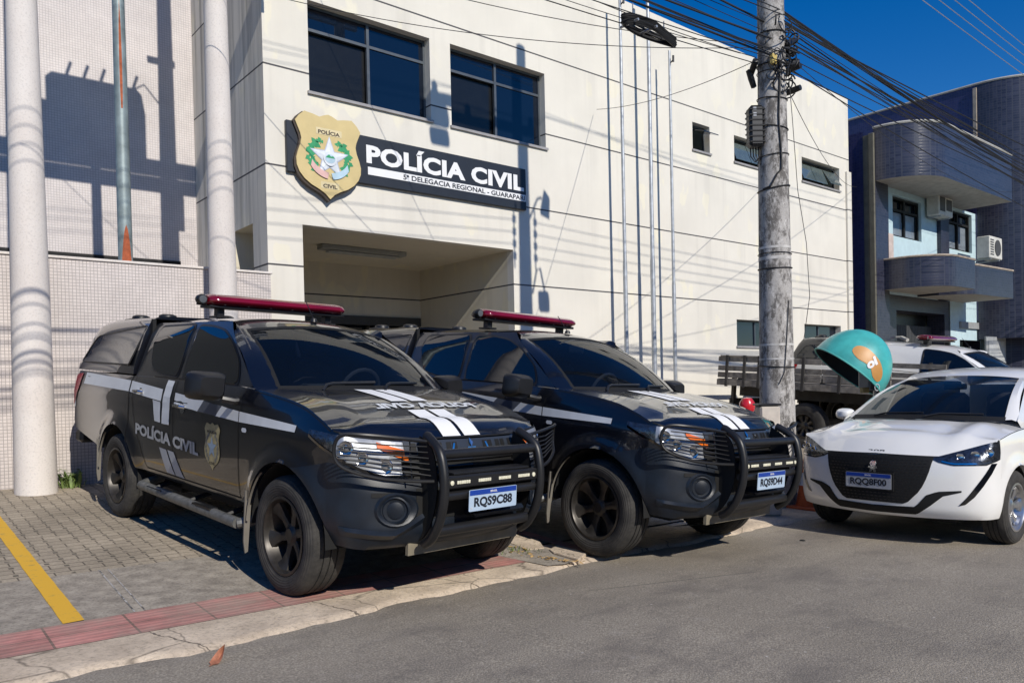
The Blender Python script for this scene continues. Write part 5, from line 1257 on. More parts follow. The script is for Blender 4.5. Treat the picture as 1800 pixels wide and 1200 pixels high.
# ---------------------------------------------------------------- white hatchback facing the camera (local: x forward, y left, z up)
def make_hatch():
    t = thing('white_hatchback', 'white hatchback facing the camera at the right edge, number plate RQQ8F00', 'car')
    R0, AR = .316, .365; XRR = -2.54
    SZ = [(.2, .80), (.28, .845), (.4, .865), (.55, .868), (.68, .872), (.78, .866), (.88, .86), (.98, .835)]
    def sY(x, z):
        y = herm(SZ, z)
        for xw in (0, XRR):
            d = math.hypot(x-xw, z-R0); y += .016*(1-sstep(0, .12, abs(d-AR)))*(z > .25)
        if x > 0: y -= .012*(x/.37)**2
        if x < -2.6: y -= .13*((-2.6-x)/.75)**2
        return y
    bZ = lambda x: herm([(-3.3, 1.02), (-2.4, 1.02), (-.5, .985), (-.2, .972), (.1, .945), (.37, .90)], x)
    def zl(x):
        z = .26
        for xw in (0, XRR):
            if abs(x-xw) < AR: z = max(z, R0+math.sqrt(AR*AR-(x-xw)**2))
        return z
    NP = [(0, .37, .856), (.10, .46, .835), (.2, .535, .795), (.34, .625, .70), (.52, .705, .52), (.72, .765, .30), (.88, .79, .13), (1, .795, 0)]
    def PN(u, z, off=0.0):
        s = -1 if u < 0 else 1; a = 1-abs(u); x = herm([(p, q) for p, q, r in NP], a); y = herm([(p, r) for p, q, r in NP], a)
        k = sstep(0, .4, a)
        x += k*herm([(.20, -.10), (.26, -.035), (.33, .0), (.45, .008), (.58, .004), (.68, -.006), (.755, -.03), (.80, -.07), (.86, -.13), (.92, -.19)], z)
        y += (sY(.37, z)-.856)*(1-sstep(0, .5, a))
        if off:
            e = .015; a1, a0 = min(1, a+e), max(0, a-e)
            dx = herm([(p, q) for p, q, r in NP], a1)-herm([(p, q) for p, q, r in NP], a0); dy = herm([(p, r) for p, q, r in NP], a0)-herm([(p, r) for p, q, r in NP], a1); L_ = math.hypot(dx, dy) or 1
            x += off*dy/L_; y += off*dx/L_
        return (x, s*y, z)
    def U(y):      # lateral position -> parameter
        lo_, hi_ = 0.0, 1.0
        for _ in range(24):
            mid = (lo_+hi_)/2
            if herm([(p, r) for p, q, r in NP], 1-mid) < abs(y): lo_ = mid
            else: hi_ = mid
        return math.copysign(lo_, y) if y else 0.0
    edge = lambda u: herm([(0, .772), (.45, .765), (.60, .79), (.75, .835), (.9, .885), (1, .90)], abs(u))
    zc = lambda x: herm([(-.30, 1.075), (-.05, 1.052), (.2, 1.01), (.37, .965)], x)
    q = MB(); xs = [-3.34, -3.3, -3.2, -3.05]+cluster(XRR-AR, XRR+AR, 16)+rng(-2.1, -.45, 10)+cluster(-AR, AR, 22)+[.37]
    xs = sorted({round(x, 4) for x in xs if x <= .37})
    for s in (-1, 1):
        strip2(q, lambda x, z: (x, s*sY(x, z), z), xs, zl, bZ, 12, flip=(s > 0))
        for xw in (0, XRR):
            q.grid([[(xw+AR*math.cos(a), s*sY(xw+AR*math.cos(a), R0+AR*math.sin(a)), R0+AR*math.sin(a)), (xw+AR*math.cos(a), s*(sY(xw+AR*math.cos(a), R0+AR*math.sin(a))-.05), R0+AR*math.sin(a))] for a in rng(-.15, PI+.15, 20)])
        R_ = []
        def prof(x, f, zE, zC): return zE+(zC-zE)*(1-(1-f)**2.4)+.030*math.exp(-((f-.30)/.09)**2)*sstep(-.3, .1, x)-.010*math.exp(-((f-.52)/.1)**2)*sstep(-.3, .1, x)
        for x in rng(-.45, .37, 14):
            zE = bZ(x); yE = sY(x, zE); R_.append([(x, s*yE*(1-k/16), prof(x, k/16, zE, zc(max(x, -.3)))) for k in range(17)])
        q.grid(R_, flip=(s > 0))
        R_ = []
        for k in range(17):
            f = k/16; yE = sY(.37, bZ(.37)); y = yE*(1-f); z0 = prof(.37, f, bZ(.37), zc(.37))
            u = U(min(y, .855)); e = PN(u, edge(u)); row = []
            for j in range(9):
                g = j/8; xx = .37+(e[0]-.37)*g; row.append((xx, s*y, z0+(e[2]-z0)*g+(.055*f**.5+.01)*math.sin(PI*g)*(1-.3*g)))
            R_.append(row)
        q.grid(R_, flip=(s < 0))
        strip2(q, lambda a, z: PN(s*a, z), rng(0, 1, 40), lambda a: .235+.02*a, edge, 26, flip=(s < 0))
        q.grid([[PN(s*a, .235+.02*a), (PN(s*a, .4)[0]-.25, PN(s*a, .4)[1]*.85, .22)] for a in rng(0, 1, 40)])
    # roof and greenhouse
    gY = lambda z: .815-(z-.98)*.50-.05*sstep(1.34, 1.46, z)
    wb = lambda s: (-.26+.26*(1-s*s), .725*s, 1.045+.018*(1-s*s)); wt = lambda s: (-1.16+.10*(1-s*s), .555*s, 1.432+.042*(1-s*s))
    def wP(s, f, off=0):
        a, b = wb(s), wt(s); return (a[0]+(b[0]-a[0])*f+off*.4+.02*math.sin(PI*f), a[1]+(b[1]-a[1])*f, a[2]+(b[2]-a[2])*f+.04*math.sin(PI*f)+off*.9)
    for s in (-1, 1):
        R_ = []
        for x in rng(-3.15, -.26, 30):
            top = 1.44 if x < -1.18 else 1.045+(1.44-1.045)*(-.26-x)/.92
            if x < -2.6: top = 1.44-.35*((-2.6-x)/.55)**1.5
            top = max(top, bZ(x)+.03); R_.append([(x, s*sY(x, bZ(x)), bZ(x))]+[(x, s*gY(bZ(x)+.01+(top-bZ(x)-.01)*j/8), bZ(x)+.01+(top-bZ(x)-.01)*j/8) for j in range(9)])
        q.grid(R_, flip=(s > 0))
        R_ = []
        for i in range(9):
            f = i/8; a = wP(s, f); a2 = wP(s*.95, f, .004); R_.append([(a[0]-.02, s*(gY(a[2]-.01)+.002), a[2]-.012), (a[0], a[1]+s*.012, a[2]+.010), a2])
        q.grid(R_)
    R_ = []
    for x in rng(-2.95, -1.06, 18):
        R_.append([(x-.1*abs(k/10)**2*sstep(-1.5, -1.06, x), .575*k/10, herm([(-2.95, 1.43), (-2.5, 1.52), (-1.9, 1.575), (-1.5, 1.558), (-1.25, 1.525), (-1.06, 1.472)], x)-.042*abs(k/10)**2.5) for k in range(-10, 11)])
    q.grid(R_)
    q.grid([[(-2.95-.4*f, y*(.56+.18*f)/.6, 1.40-.42*f) for y in (-.6, 0, .6)] for f in rng(0, 1, 4)]); q.grid([[(-3.34, y, z) for z in (.3, .6, 1.02)] for y in (-.72, 0, .72)])
    q.build('body', M['white_paint'], t, smooth=42)
    q = MB(); q.grid([[wP(s_, .02+.95*j/10, .003) for j in range(11)] for s_ in rng(-.94, .94, 24)]); q.build('windscreen', M['windscreen'], t)
    q = MB(); q.grid([[wP(s_, f, .006) for f in (-.03, .02, .05)] for s_ in rng(-.96, .96, 20)]); q.build('windscreen_seal', M['seal'], t)
    q = MB(); q.tube([wP(-.55, .0, .02), wP(-.4, .05, .02), wP(.1, .06, .02)], .009, 6); q.tube([wP(.15, .0, .02), wP(.3, .05, .02), wP(.75, .06, .02)], .009, 6); q.build('wiper', M['black_plastic'], t)
    q = MB(); q.bbox(-.9, -.3, -.66, .66, .8, 1.02, .04); q.box(-3.1, -.3, -.68, .68, .3, .8)
    for y_ in (-.33, .33): q.bbox(-1.7, -1.5, y_-.23, y_+.23, .8, 1.3, .05)
    q.build('cabin', M['interior'], t, smooth=40)
    q = MB(); q.bbox(-.98, -.95, -.10, .12, 1.33, 1.39, .01); q.build('inner_mirror', M['black_plastic'], t)
    for s in (-1, 1):
        out = roundpoly([(-.42, 1.02), (-1.22, 1.39), (-1.62, 1.41), (-1.60, 1.04)], .03); G = lambda x, z, o: (x, s*(gY(z)+o), z)
        q = MB(); polypatch(q, out, lambda x, z: G(x, z, .006)); q.build('side_window', M['car_glass'], t)
        q = MB(); polypatch(q, roundpoly([(-1.68, 1.045), (-1.70, 1.41), (-2.35, 1.38), (-2.62, 1.08)], .03), lambda x, z: G(x, z, .006)); q.build('side_window', M['car_glass'], t)
        q = MB(); gapline(q, s, [(-.43, .30), (-.43, .8), (-.40, .97)], .007, .002, lambda x, z, o: (x, s*(sY(x, z)+o), z)); gapline(q, s, [(-1.62, .30), (-1.62, 1.0)], .007, .002, lambda x, z, o: (x, s*(sY(x, z)+o), z))
        R_ = [[PN(s*a, edge(a)-.007, .002), PN(s*a, edge(a)+.001, .002)] for a in rng(0, .62, 16)]; q.grid(R_)
        gapline(q, s, [(x, bZ(x)+.004) for x in rng(-.30, .35, 8)], .006, .003, lambda x, z, o: (x, s*(sY(x, min(z, bZ(x)))+o), z))
        q.build('shut_lines', M['seal'], t, smooth=0)
        # headlight
        def HL(y, z, off): return PN(s*(U(y) if y < .85 else U(.85)+(y-.85)*1.2), z, off)
        lo = lambda y: lerp([(.46, .735), (.50, .715), (.60, .692), (.80, .700), (.865, .745), (.885, .80)], y); hi = lambda y: lerp([(.46, .755), (.52, .775), (.60, .805), (.76, .865), (.885, .905)], y)
        ys = rng(.46, .885, 20)
        q = MB(); q.grid([[HL(y, lo(y)+(hi(y)-lo(y))*j/6, .007) for j in range(7)] for y in ys]); h = q.build('headlight', M['lens_clear'], t, smooth=60)
        q = MB(); q.grid([[HL(y, lo(y)+(hi(y)-lo(y))*j/6, .003) for j in range(7)] for y in ys]); q.build('reflector', M['lamp_dark'], h, smooth=60)
        q = MB()
        for a_, z_, r_ in ((.64, .765, .030), (.73, .785, .034), (.81, .80, .034)):
            c = Vector(HL(a_, z_, .005)); nn = Vector((.9, s*.4, .1)).normalized(); rot = Vector((0, 0, 1)).rotation_difference(nn).to_matrix().to_4x4()
            k = MB(); k.lathe([(r_, 0), (r_*.9, .006), (r_*.6, .0), (0, .004)], n=16); k.xf(Matrix.Translation(c) @ rot); q.add(k.v, k.f)
        q.build('lamp_bowl', M['chrome'], h, smooth=50, each=True)
        q = MB(); q.grid([[HL(y, lo(y)+.012, .008), HL(y, lo(y)+.022, .008)] for y in rng(.52, .82, 10)]); q.build('chrome_line', M['chrome'], h)
        # light fang
        q = MB(); q.grid([[PN(s*(U(yy)-dw), zz, .005), PN(s*(U(yy)+dw), zz, .005)] for yy, zz, dw in ((.835, .715, .036), (.81, .63, .034), (.765, .53, .030), (.715, .44, .026), (.668, .380, .018), (.645, .368, .004))]); q.build('running_light', M['gloss_black'], t, smooth=60)
        # lower air intake wing
        q = MB(); top = lambda y: lerp([(0, .325), (.34, .335), (.42, .44), (.50, .475), (.66, .492)], y); bot = lambda y: lerp([(0, .262), (.34, .268), (.44, .345), (.54, .440), (.66, .478)], y)
        q.grid([[PN(s*U(y), bot(y)+(top(y)-bot(y))*j/3, .004) for j in range(4)] for y in rng(0, .66, 22)]); q.build('lower_intake', M['seal'], t, smooth=60)
        # mirror
        m_ = bpy.data.objects.new('mirror', None); COL.objects.link(m_); m_.parent = t; m_.empty_display_size = .1
        q = MB(); R_ = []
        for i in range(7):
            f = i/6; k = math.sin(PI*(.1+.42*f))**.7; R_.append([(-.42-.10*f, s*(.905+a*k), 1.075+b*k) for a, b in smoothpoly([(-.09, .02), (-.05, .055), (.05, .06), (.10, .03), (.10, -.03), (.04, -.055), (-.06, -.05)], 4)])
        q.grid(R_, close=True); q.add(R_[0], [tuple(range(len(R_[0])))]); q.build('housing', M['white_paint'], m_, smooth=50)
        q = MB(); q.add([(a-.003, b, c) for a, b, c in R_[-1]], [tuple(range(len(R_[-1])))]); q.build('mirror_glass', M['chrome'], m_, smooth=0)
        q = MB(); q.tube([(-.46, s*.79, 1.02), (-.46, s*.85, 1.035)], .02, 8); q.build('arm', M['black_plastic'], m_)
        q = MB(); q.tube([(-1.45, s*.855, .93), (-1.42, s*.885, .935), (-1.30, s*.885, .935), (-1.27, s*.855, .93)], .012, 6); q.build('door_handle', M['white_paint'], t)
    # grille
    gh = [(.465, .762), (.44, .64), (.405, .53), (.36, .455), (.27, .355)]
    out = [(U(y), z) for y, z in gh]; out = out+[(-a, b) for a, b in reversed(out)]
    q = MB(); polypatch(q, out, lambda u, z: PN(u, z, .004), .06); g_ = q.build('grille', M['seal'], t, smooth=60)
    q = MB()
    def gw(z): return lerp([(.355, .26), (.455, .35), (.53, .395), (.64, .43), (.762, .455)], z)
    for i in range(14):
        z = .375+i*.027; w_ = gw(z); n = int(w_*2/.036)
        for k in range(n):
            y = -w_+.015+k*.036+(i % 2)*.018; sz = .011
            if y+sz > w_: continue
            q.add([PN(U(y), z, .006), PN(U(y+sz*2), z, .006), PN(U(y+sz*2), z+.007, .009), PN(U(y), z+.007, .009)], [(0, 1, 2, 3)])
    q.build('grille_mesh', simple('grille_grey', (.022, .022, .026), .35), g_, smooth=0)
    q = MB(); ln = [(-.005, .055), (.02, .05), (.028, .03), (.02, .012), (.036, -.005), (.022, -.018), (.03, -.05), (.012, -.05), (.004, -.022), (-.010, -.05), (-.026, -.05), (-.014, -.015), (-.034, -.008), (-.03, .006), (-.012, .008), (-.022, .024), (-.018, .042)]
    q.add([PN(U(a*1.15), .655+b, .016) for a, b in ln], [tuple(range(len(ln)))]); q.build('lion_emblem', M['chrome'], g_, smooth=0)
    q = MB(); letters(q, '208', lambda u, v: (PN(U(-.072+.144*u), .775)[0]-.012-.012*v, -.072+.144*u, .783+.018*v), .01); q.build('model_number', M['ink'], t, smooth=0)
    number_plate(t, 'RQQ8F00', lambda u, v, o: (.815+o, -.235+.40*u, .467+.13*v), mat='plate_grey', blue=None or 'plate_blue')
    q = MB(); q.box(.79, .813, -.25, .18, .455, .61); q.build('plate_frame', M['black_plastic'], t, smooth=0)
    q = MB()
    for s in (-1, 1):
        for xw in (0, XRR): q.grid([[(xw+(AR-.004)*math.cos(a), s*.83, R0+(AR-.004)*math.sin(a)), (xw+(AR-.004)*math.cos(a), s*.55, R0+(AR-.004)*math.sin(a))] for a in rng(-.2, PI+.2, 16)])
    q.box(-3.2, .5, -.56, .56, .2, .8); q.build('underbody', M['seal'], t, smooth=0)
    for xw in (0, XRR):
        for s in (-1, 1): wheel(t, 'wheel', (xw, s*.765, R0), s, R0, .20, .205, 'rim_silver', 0.0, 7)
    return t
hb = make_hatch()
hz = street_z(7.53, 3)
fwd = Vector((-1, 0, .025)).normalized(); left = Vector((0, -1, 0)); up = fwd.cross(left)
hb.matrix_world = Matrix(((fwd.x, left.x, up.x, 7.53), (fwd.y, left.y, up.y, 3.2), (fwd.z, left.z, up.z, hz), (0, 0, 0, 1)))

# ---------------------------------------------------------------- white pickup with dark canopy, far right
def recolor(o, mat):
    if o.type == 'MESH':
        o.material_slots[0].link = 'OBJECT'; o.material_slots[0].material = mat
def base(n): return n.split('.')[0]
skip = {'side_stripe', 'vertical_stripe', 'lower_stripe', 'door_lettering', 'emblem', 'hood_stripe', 'hood_lettering', 'reflective_strip', 'bull_bar', 'number_plate', 'shut_lines', 'alley_lamp'}
def copy_sel(o, parent=None):
    c = o.copy(); COL.objects.link(c)
    if parent: c.parent = parent
    for ch in kids(o):
        if base(ch.name) in skip: continue
        if base(ch.name) == 'window_frame' and min(v.co.x for v in ch.data.vertices) < -2.3: continue
        copy_sel(ch, c)
    return c
p3 = copy_sel(p1); p3.name = 'white_pickup'; del p3['group']
tag(p3, 'white pickup with red light bar and dark canopy, parked behind the teal phone hood', 'pickup truck')
for ch in kids(p3):
    if base(ch.name) == 'body': recolor(ch, M['white_paint'])
    if base(ch.name) == 'mirror':
        for g in kids(ch):
            if base(g.name) == 'housing': recolor(g, M['white_paint'])
place(p3, (14.55, 4.35, gz(14.9, 4.6)+.13), 0.02, -.125, -.0)

# ---------------------------------------------------------------- old flatbed trailer
ft = thing('flatbed_trailer', 'old grey flatbed trailer with slatted timber sides, parked behind the utility pole', 'trailer')
TX0, TX1 = -3.25, 0.0     # local x: 0 at the rear end, forward is positive; side towards the camera is y = 0
q = MB(); Lb = 3.2; DZ = .16
q.box(0, Lb, -.02, 2.05, 1.20, 1.28); q.box(0, Lb, -.06, -.02, 1.16, 1.27); q.xf(Matrix.Translation((0, 0, -DZ))).build('deck', M['wood_old'], ft, smooth=0)
q = MB()
for z0, z1 in ((1.30, 1.40), (1.43, 1.52), (1.60, 1.69)):
    for a, b in ((0.02, .90), (.93, 2.05), (2.08, Lb)): q.bbox(a, b, -.045, -.018, z0, z1, .004); q.bbox(a, b, 2.03, 2.055, z0, z1, .004)
    q.bbox(-.03, 0, 0, 2.03, z0, z1, .004)
q.bbox(.05, .9, -.06, -.01, 1.685, 1.715, .004); q.xf(Matrix.Translation((0, 0, -DZ))).build('side_boards', M['wood_old'], ft, smooth=0, each=True)
q = MB()
for a in (.18, .55, .85, 1.7, 2.35, 3.1): q.box(a, a+.05, -.075, -.045, 1.14, 1.72)
for a in (.18, 1.7, 2.9): q.box(a, a+.05, 2.055, 2.08, 1.14, 1.72)
q.xf(Matrix.Translation((0, 0, -DZ))).build('stakes', M['truck_dark'], ft, smooth=0, each=True)
q = MB(); q.box(.1, 3.1, .55, .63, .80, 1.15); q.box(.1, 3.1, 1.42, 1.50, .80, 1.15)
for a in (.4, 1.1, 2.0, 3.0): q.box(a, a+.08, .02, 2.03, 1.10, 1.20)
q.box(.05, .12, .3, 1.75, .55, .75); q.box(2.75, 3.35, .08, .5, .62, 1.0); q.box(.08, .14, .3, .38, .6, 1.2); q.box(.08, .14, 1.67, 1.75, .6, 1.2); q.tube([(1.75, .3, .40), (1.75, 1.75, .40)], .09, 10); q.bbox(2.9, 2.96, -.02, .02, .55, 1.15, .004)
q.build('chassis', M['truck_dark'], ft, smooth=0)
q = MB(); q.tube([(3.1, .6, .98), (4.2, 1.0, .80)], .04, 8); q.tube([(3.1, 1.45, .98), (4.2, 1.05, .80)], .04, 8); q.tube([(4.15, 1.02, .82), (4.15, 1.02, .1)], .03, 8); q.build('drawbar', M['truck_dark'], ft)
for x_, y_ in ((1.75, .10), (1.75, 1.95)): wheel(ft, 'wheel', (x_, y_, .39), -1 if y_ < 1 else 1, .39, .22, .21, 'rim', 0, 8)
fwd = Vector((0, -1, -.068)).normalized(); left = Vector((1, 0, -.025)).normalized(); left = (left-fwd*left.dot(fwd)).normalized(); up = fwd.cross(left)
zg = gz(12.3, 8.75)
ft.matrix_world = Matrix(((fwd.x, left.x, up.x, 12.3), (fwd.y, left.y, up.y, 8.80), (fwd.z, left.z, up.z, zg+.01), (0, 0, 0, 1)))
# ---------------------------------------------------------------- utility pole
PX, PY = 7.97, 4.86; PZ = gz(PX, PY)-.05
up_ = thing('utility_pole', 'weathered grey concrete utility pole hung with cables, standing right of the second pickup', 'utility pole', (PX, PY, PZ))
prad = lambda z: .205-.0105*z
q = MB(); q.lathe([(prad(z), z) for z in rng(0, 10.4, 26)]+[(0, 10.4)], n=28); sh_ = q.build('pole_shaft', M['pole_concrete'], up_)
q = MB()
for z, hh in ((1.86, .012), (1.70, .010), (2.83, .018), (2.95, .014)): q.lathe([(prad(z)+.003, z-hh), (prad(z)+.004, z+hh)], n=28)
q.build('white_band', simple('worn_white_band', (.55, .53, .50), .8, var=.25, sc=14), up_, each=True)
q = MB()
rr_ = random.Random(3)
for z in (1.62, 2.72, 2.88, 3.62, 3.98, 4.3, 4.62, 4.92, 5.0, 5.35):
    tl = rr_.uniform(-.03, .03); q.tube([((prad(z)+.008)*math.cos(a), (prad(z)+.008)*math.sin(a), z+tl*math.cos(a+z)) for a in rng(0, 2*PI, 24)[:-1]], rr_.uniform(.004, .008), 5, close=True)
q.build('steel_band', M['cable'], up_, each=True)
# cable running down the face of the pole
q = MB()
cdir = Vector((-.64, -.768, 0)); cright = Vector((.768, -.64, 0))
def on_pole(u, z, o=.012): d = (cdir*math.cos(u)+cright*math.sin(u)); return d*(prad(z)+o)+Vector((0, 0, z))
q.tube([on_pole(.15+.06*math.sin(i*.9), 5.0-i*.12) for i in range(11)]+[on_pole(-.1, 3.75), on_pole(-.5, 3.62), on_pole(-1.0, 3.60)], .011, 6)
q.tube([on_pole(.5-.05*i, 2.35-i*.10) for i in range(9)]+[on_pole(-.2, 1.42)], .005, 5)
q.tube([on_pole(1.2, 5.0, .02), on_pole(1.45, 4.4, .06), on_pole(1.5, 3.6, .10), on_pole(1.5, 3.0, .18), on_pole(1.5, 2.4, .20), on_pole(1.5, 1.9, .12)], .004, 5)
q.build('down_cable', M['cable'], up_)
# terminal box
bx = MB(); c0 = on_pole(-1.25, 4.30, .07)
tb_ = thing('terminal_box', 'black ribbed cable terminal box strapped to the left side of the utility pole', 'junction box', (PX+c0.x, PY+c0.y, PZ+c0.z), math.atan2(cright.y, cright.x))
q = MB(); q.bbox(-.085, .085, -.08, .08, -.23, .23, .03); q.build('casing', M['black_plastic'], tb_, smooth=30)
q = MB()
for k in range(7): q.bbox(-.092, .092, -.088, .088, -.19+k*.06, -.17+k*.06, .008)
q.build('ribs', M['black_plastic'], tb_, smooth=0)
q = MB()
for k in range(5): q.tube([(-.06+k*.03, 0, -.23), (-.05+k*.03, .02, -.32), (.0+k*.03, .03, -.38-.02*k), (.08, 0, -.30)], .008, 5)
q.build('cable_tails', M['cable'], tb_)
q = MB(); q.box(-.045, -.01, -.084, -.081, .10, .14); q.box(-.045, -.01, -.084, -.081, .17, .20); q.build('label_sticker', M['decal_grey'], tb_, smooth=0)
# tangle of splices and loops where the cables meet the pole
q = MB(); rr_ = random.Random(11)
for k in range(34):
    a0 = rr_.uniform(-.2, 2.3); z0 = rr_.uniform(4.72, 5.45); r_ = rr_.uniform(.04, .13); c = on_pole(a0, z0, rr_.uniform(.03, .10)); ax = Vector((rr_.uniform(-1, 1), rr_.uniform(-1, 1), rr_.uniform(-.4, .4))).normalized(); b1 = ax.orthogonal().normalized(); b2 = ax.cross(b1)
    st0 = rr_.uniform(0, 6); q.tube([c+b1*r_*math.cos(st0+a)+b2*r_*.8*math.sin(st0+a) for a in rng(0, rr_.uniform(3, 6), 12)], rr_.uniform(.005, .011), 5)
q.build('cable_loops', M['cable'], up_)
q = MB()
for k, (u_, z_) in enumerate(((1.4, 5.25), (1.7, 5.05), (1.3, 4.95), (-1.4, 4.98), (-1.7, 4.88), (1.9, 5.2), (1.5, 4.72))):
    c = on_pole(u_, z_, .07); q.xf(Matrix.Identity(4)); k_ = MB(); k_.lathe([(0, -.11), (.032, -.10), (.036, 0), (.032, .10), (0, .11)], n=10); k_.xf(Matrix.Translation(c) @ Matrix.Rotation(1.1+k*.4, 4, 'Y') @ Matrix.Rotation(k*.8, 4, 'X')); q.add(k_.v, k_.f)
q.build('splice_cases', M['black_plastic'], up_, each=True)
q = MB(); c = on_pole(-.2, 5.02, .02); q.bbox(c.x-.045, c.x+.045, c.y-.02, c.y+.02, c.z-.06, c.z+.05, .004); q.build('yellow_tag', simple('yellow_tag', (.62, .48, .16), .6), up_, smooth=0)
# low-voltage rack, lamp arms and crossarm: above the picture, they throw the shadows seen on the wall
q = MB()
for sx in (-.23, .23):
    q.box(sx-.012, sx+.012, -.02, .02, 6.75, 7.75)
    for k in range(4):
        z = 6.98+k*.20; q.lathe([(.02, z-.045), (.045, z-.035), (.028, z), (.045, z+.035), (.02, z+.045)], (sx*1.0, -.05, 0), n=12)
q.build('insulator_rack', M['galv'], up_, each=True)
q = MB(); q.tube([(.15, 0, 6.35), (.25, 0, 6.75), (.33, 0, 6.78), (.42, 0, 6.40)], .02, 8); q.bbox(.28, .52, -.12, .12, 6.10, 6.34, .03); q.build('street_lamp_arm', M['galv'], up_, smooth=30)
q = MB(); q.tube([(.12, 0, 7.6), (.30, 0, 7.95), (.40, 0, 7.98)], .02, 8); q.add([(.36, -.05, 7.72), (.56, -.05, 7.66), (.58, -.05, 7.98), (.46, -.05, 8.10), (.36, .05, 7.72), (.56, .05, 7.66), (.58, .05, 7.98), (.46, .05, 8.10)], [(0, 1, 2, 3), (7, 6, 5, 4), (0, 4, 5, 1), (1, 5, 6, 2), (2, 6, 7, 3), (3, 7, 4, 0)]); q.build('fuse_holder', M['black_plastic'], up_, smooth=0)
q = MB(); q.box(-1.9, .4, -.05, .05, 9.15, 9.27)
for x_ in (-1.75, -1.0, .3): q.lathe([(.02, 9.27), (.07, 9.30), (.05, 9.36), (.06, 9.40), (.02, 9.46)], (x_, 0, 0), n=12)
q.build('crossarm', M['galv'], up_, each=True)
q = MB(); q.bbox(-1.95, -1.50, -.15, .15, 8.85, 9.05, .04); q.bbox(-1.85, -1.50, -.12, .12, 8.55, 8.70, .03); q.tube([(-1.7, 0, 9.05), (-1.72, 0, 9.3)], .02, 6); q.build('switch_gear', M['black_plastic'], up_, smooth=30, each=True)

# ---------------------------------------------------------------- cables
def cable(p0, p1, sag, r, mat, label, group, n=26):
    p0, p1 = Vector(p0), Vector(p1); q = MB(); pts = []
    for i in range(n+1):
        t = i/n; p = p0.lerp(p1, t); p.z -= 4*sag*t*(1-t); pts.append(p)
    q.tube(pts, r, 5, cap=False); o = q.build('overhead_cable', M[mat]); return tag(o, label, 'cable', group)
rr_ = random.Random(5)
LBL = 'thin black telecom cable running from the utility pole past the cream building to the left'
for k in range(15):
    z = 4.85+rr_.uniform(0, .75); y = PY+rr_.uniform(-.16, .05); r_ = rr_.choice((.004, .005, .006, .008, .011)); sg_ = rr_.uniform(.15, .75)
    cable((PX, y, z), (-24, PY+rr_.uniform(-.5, .3), z+rr_.uniform(-.2, .6)), sg_, r_, 'cable', LBL, 'telecom cables left of the pole', 34)
LBR = 'thin black telecom cable running from the utility pole to the right across the sky'
for k in range(18):
    z = 4.80+rr_.uniform(0, .75); y = PY+rr_.uniform(-.16, .05); r_ = rr_.choice((.005, .006, .007, .009, .014)); sg_ = rr_.uniform(.1, .9)
    cable((PX, y, z), (42, PY+rr_.uniform(-.3, .6), z+rr_.uniform(-.2, .6)), sg_, r_, 'cable', LBR, 'telecom cables right of the pole', 34)
for k in range(4):
    z = 6.98+k*.20+PZ
    for sx, xe in ((-.23, -24), (.23, 42)):
        cable((PX+sx, PY-.06, z), (xe, PY-.06, z+.1), .30+.03*k, .006, 'cable_grey', 'pale power line high on the pole, running to the '+('left out of the picture', 'right across the blue sky')[sx > 0], 'low-voltage power lines')
for k, x_ in enumerate((-1.7, -1.0, .3)):
    cable((PX+x_, PY, 9.45+PZ), (PX+x_*.2-30, PY+.9-k*.9, 9.5), .5, .005, 'cable_grey', 'pale wire at the very top of the pole, above the picture', 'high-voltage wires')
    cable((PX+x_, PY, 9.45+PZ), (PX+x_*.2+30, PY+.9-k*.9, 9.5), .5, .005, 'cable_grey', 'pale wire at the very top of the pole, above the picture', 'high-voltage wires')
drops = [((PX-.15, PY-.1, 5.0), (3.25, 9.15, 6.10), .25), ((PX-.5, PY, 4.98), (1.6, 9.2, 6.9), .35), ((PX-.15, PY+.1, 4.95), (-2, 6.5, 7.0), .5), ((PX-.2, PY, 4.9), (10.2, 9.7, 6.2), .12), ((PX+.15, PY, 5.1), (26, 8.0, 6.6), .5), ((PX+.2, PY, 4.8), (19.8, 9.7, 6.2), .35), ((PX+.1, PY+.1, 4.75), (15.5, 9.7, 5.6), .25), ((PX-.6, PY, 4.85), (4.3, 9.7, 7.8), .1)]
for a, b, s_ in drops: cable(a, b, s_, .0045, 'cable', 'thin service wire dropping from the utility pole to one of the buildings', 'service wires')
# coil of spare cable hanging under the bundle
ck = thing('cable_coil', 'oval hoop of coiled black cable hanging under the overhead cables above the flagpoles', 'cable coil', (5.80, PY-.02, 4.66), 0)
q = MB()
for k in range(9):
    a_ = .33+.008*(k % 3); b_ = .075+.006*(k % 4); zz = (k-4)*.010
    q.tube([(a_*math.cos(a)*(1 if math.cos(a) < 0 else 1.25), b_*math.sin(a)*(1-.45*max(0, math.cos(a))), zz+.006*math.sin(3*a+k)-.03*max(0, math.cos(a))+.02) for a in rng(0, 2*PI, 30)[:-1]], .010, 5, close=True)
q.build('coil', M['cable'], ck)
q = MB(); q.tube([(-.2, .0, .0), (-.2, 0, .20)], .006, 5); q.tube([(.25, 0, .0), (.25, 0, .16)], .006, 5); q.tube([(.0, -.12, 0), (.0, .12, 0)], .012, 6); q.tube([(-.25, -.11, 0), (-.25, .11, 0)], .012, 6); q.build('hanger', M['galv'], ck, each=True)

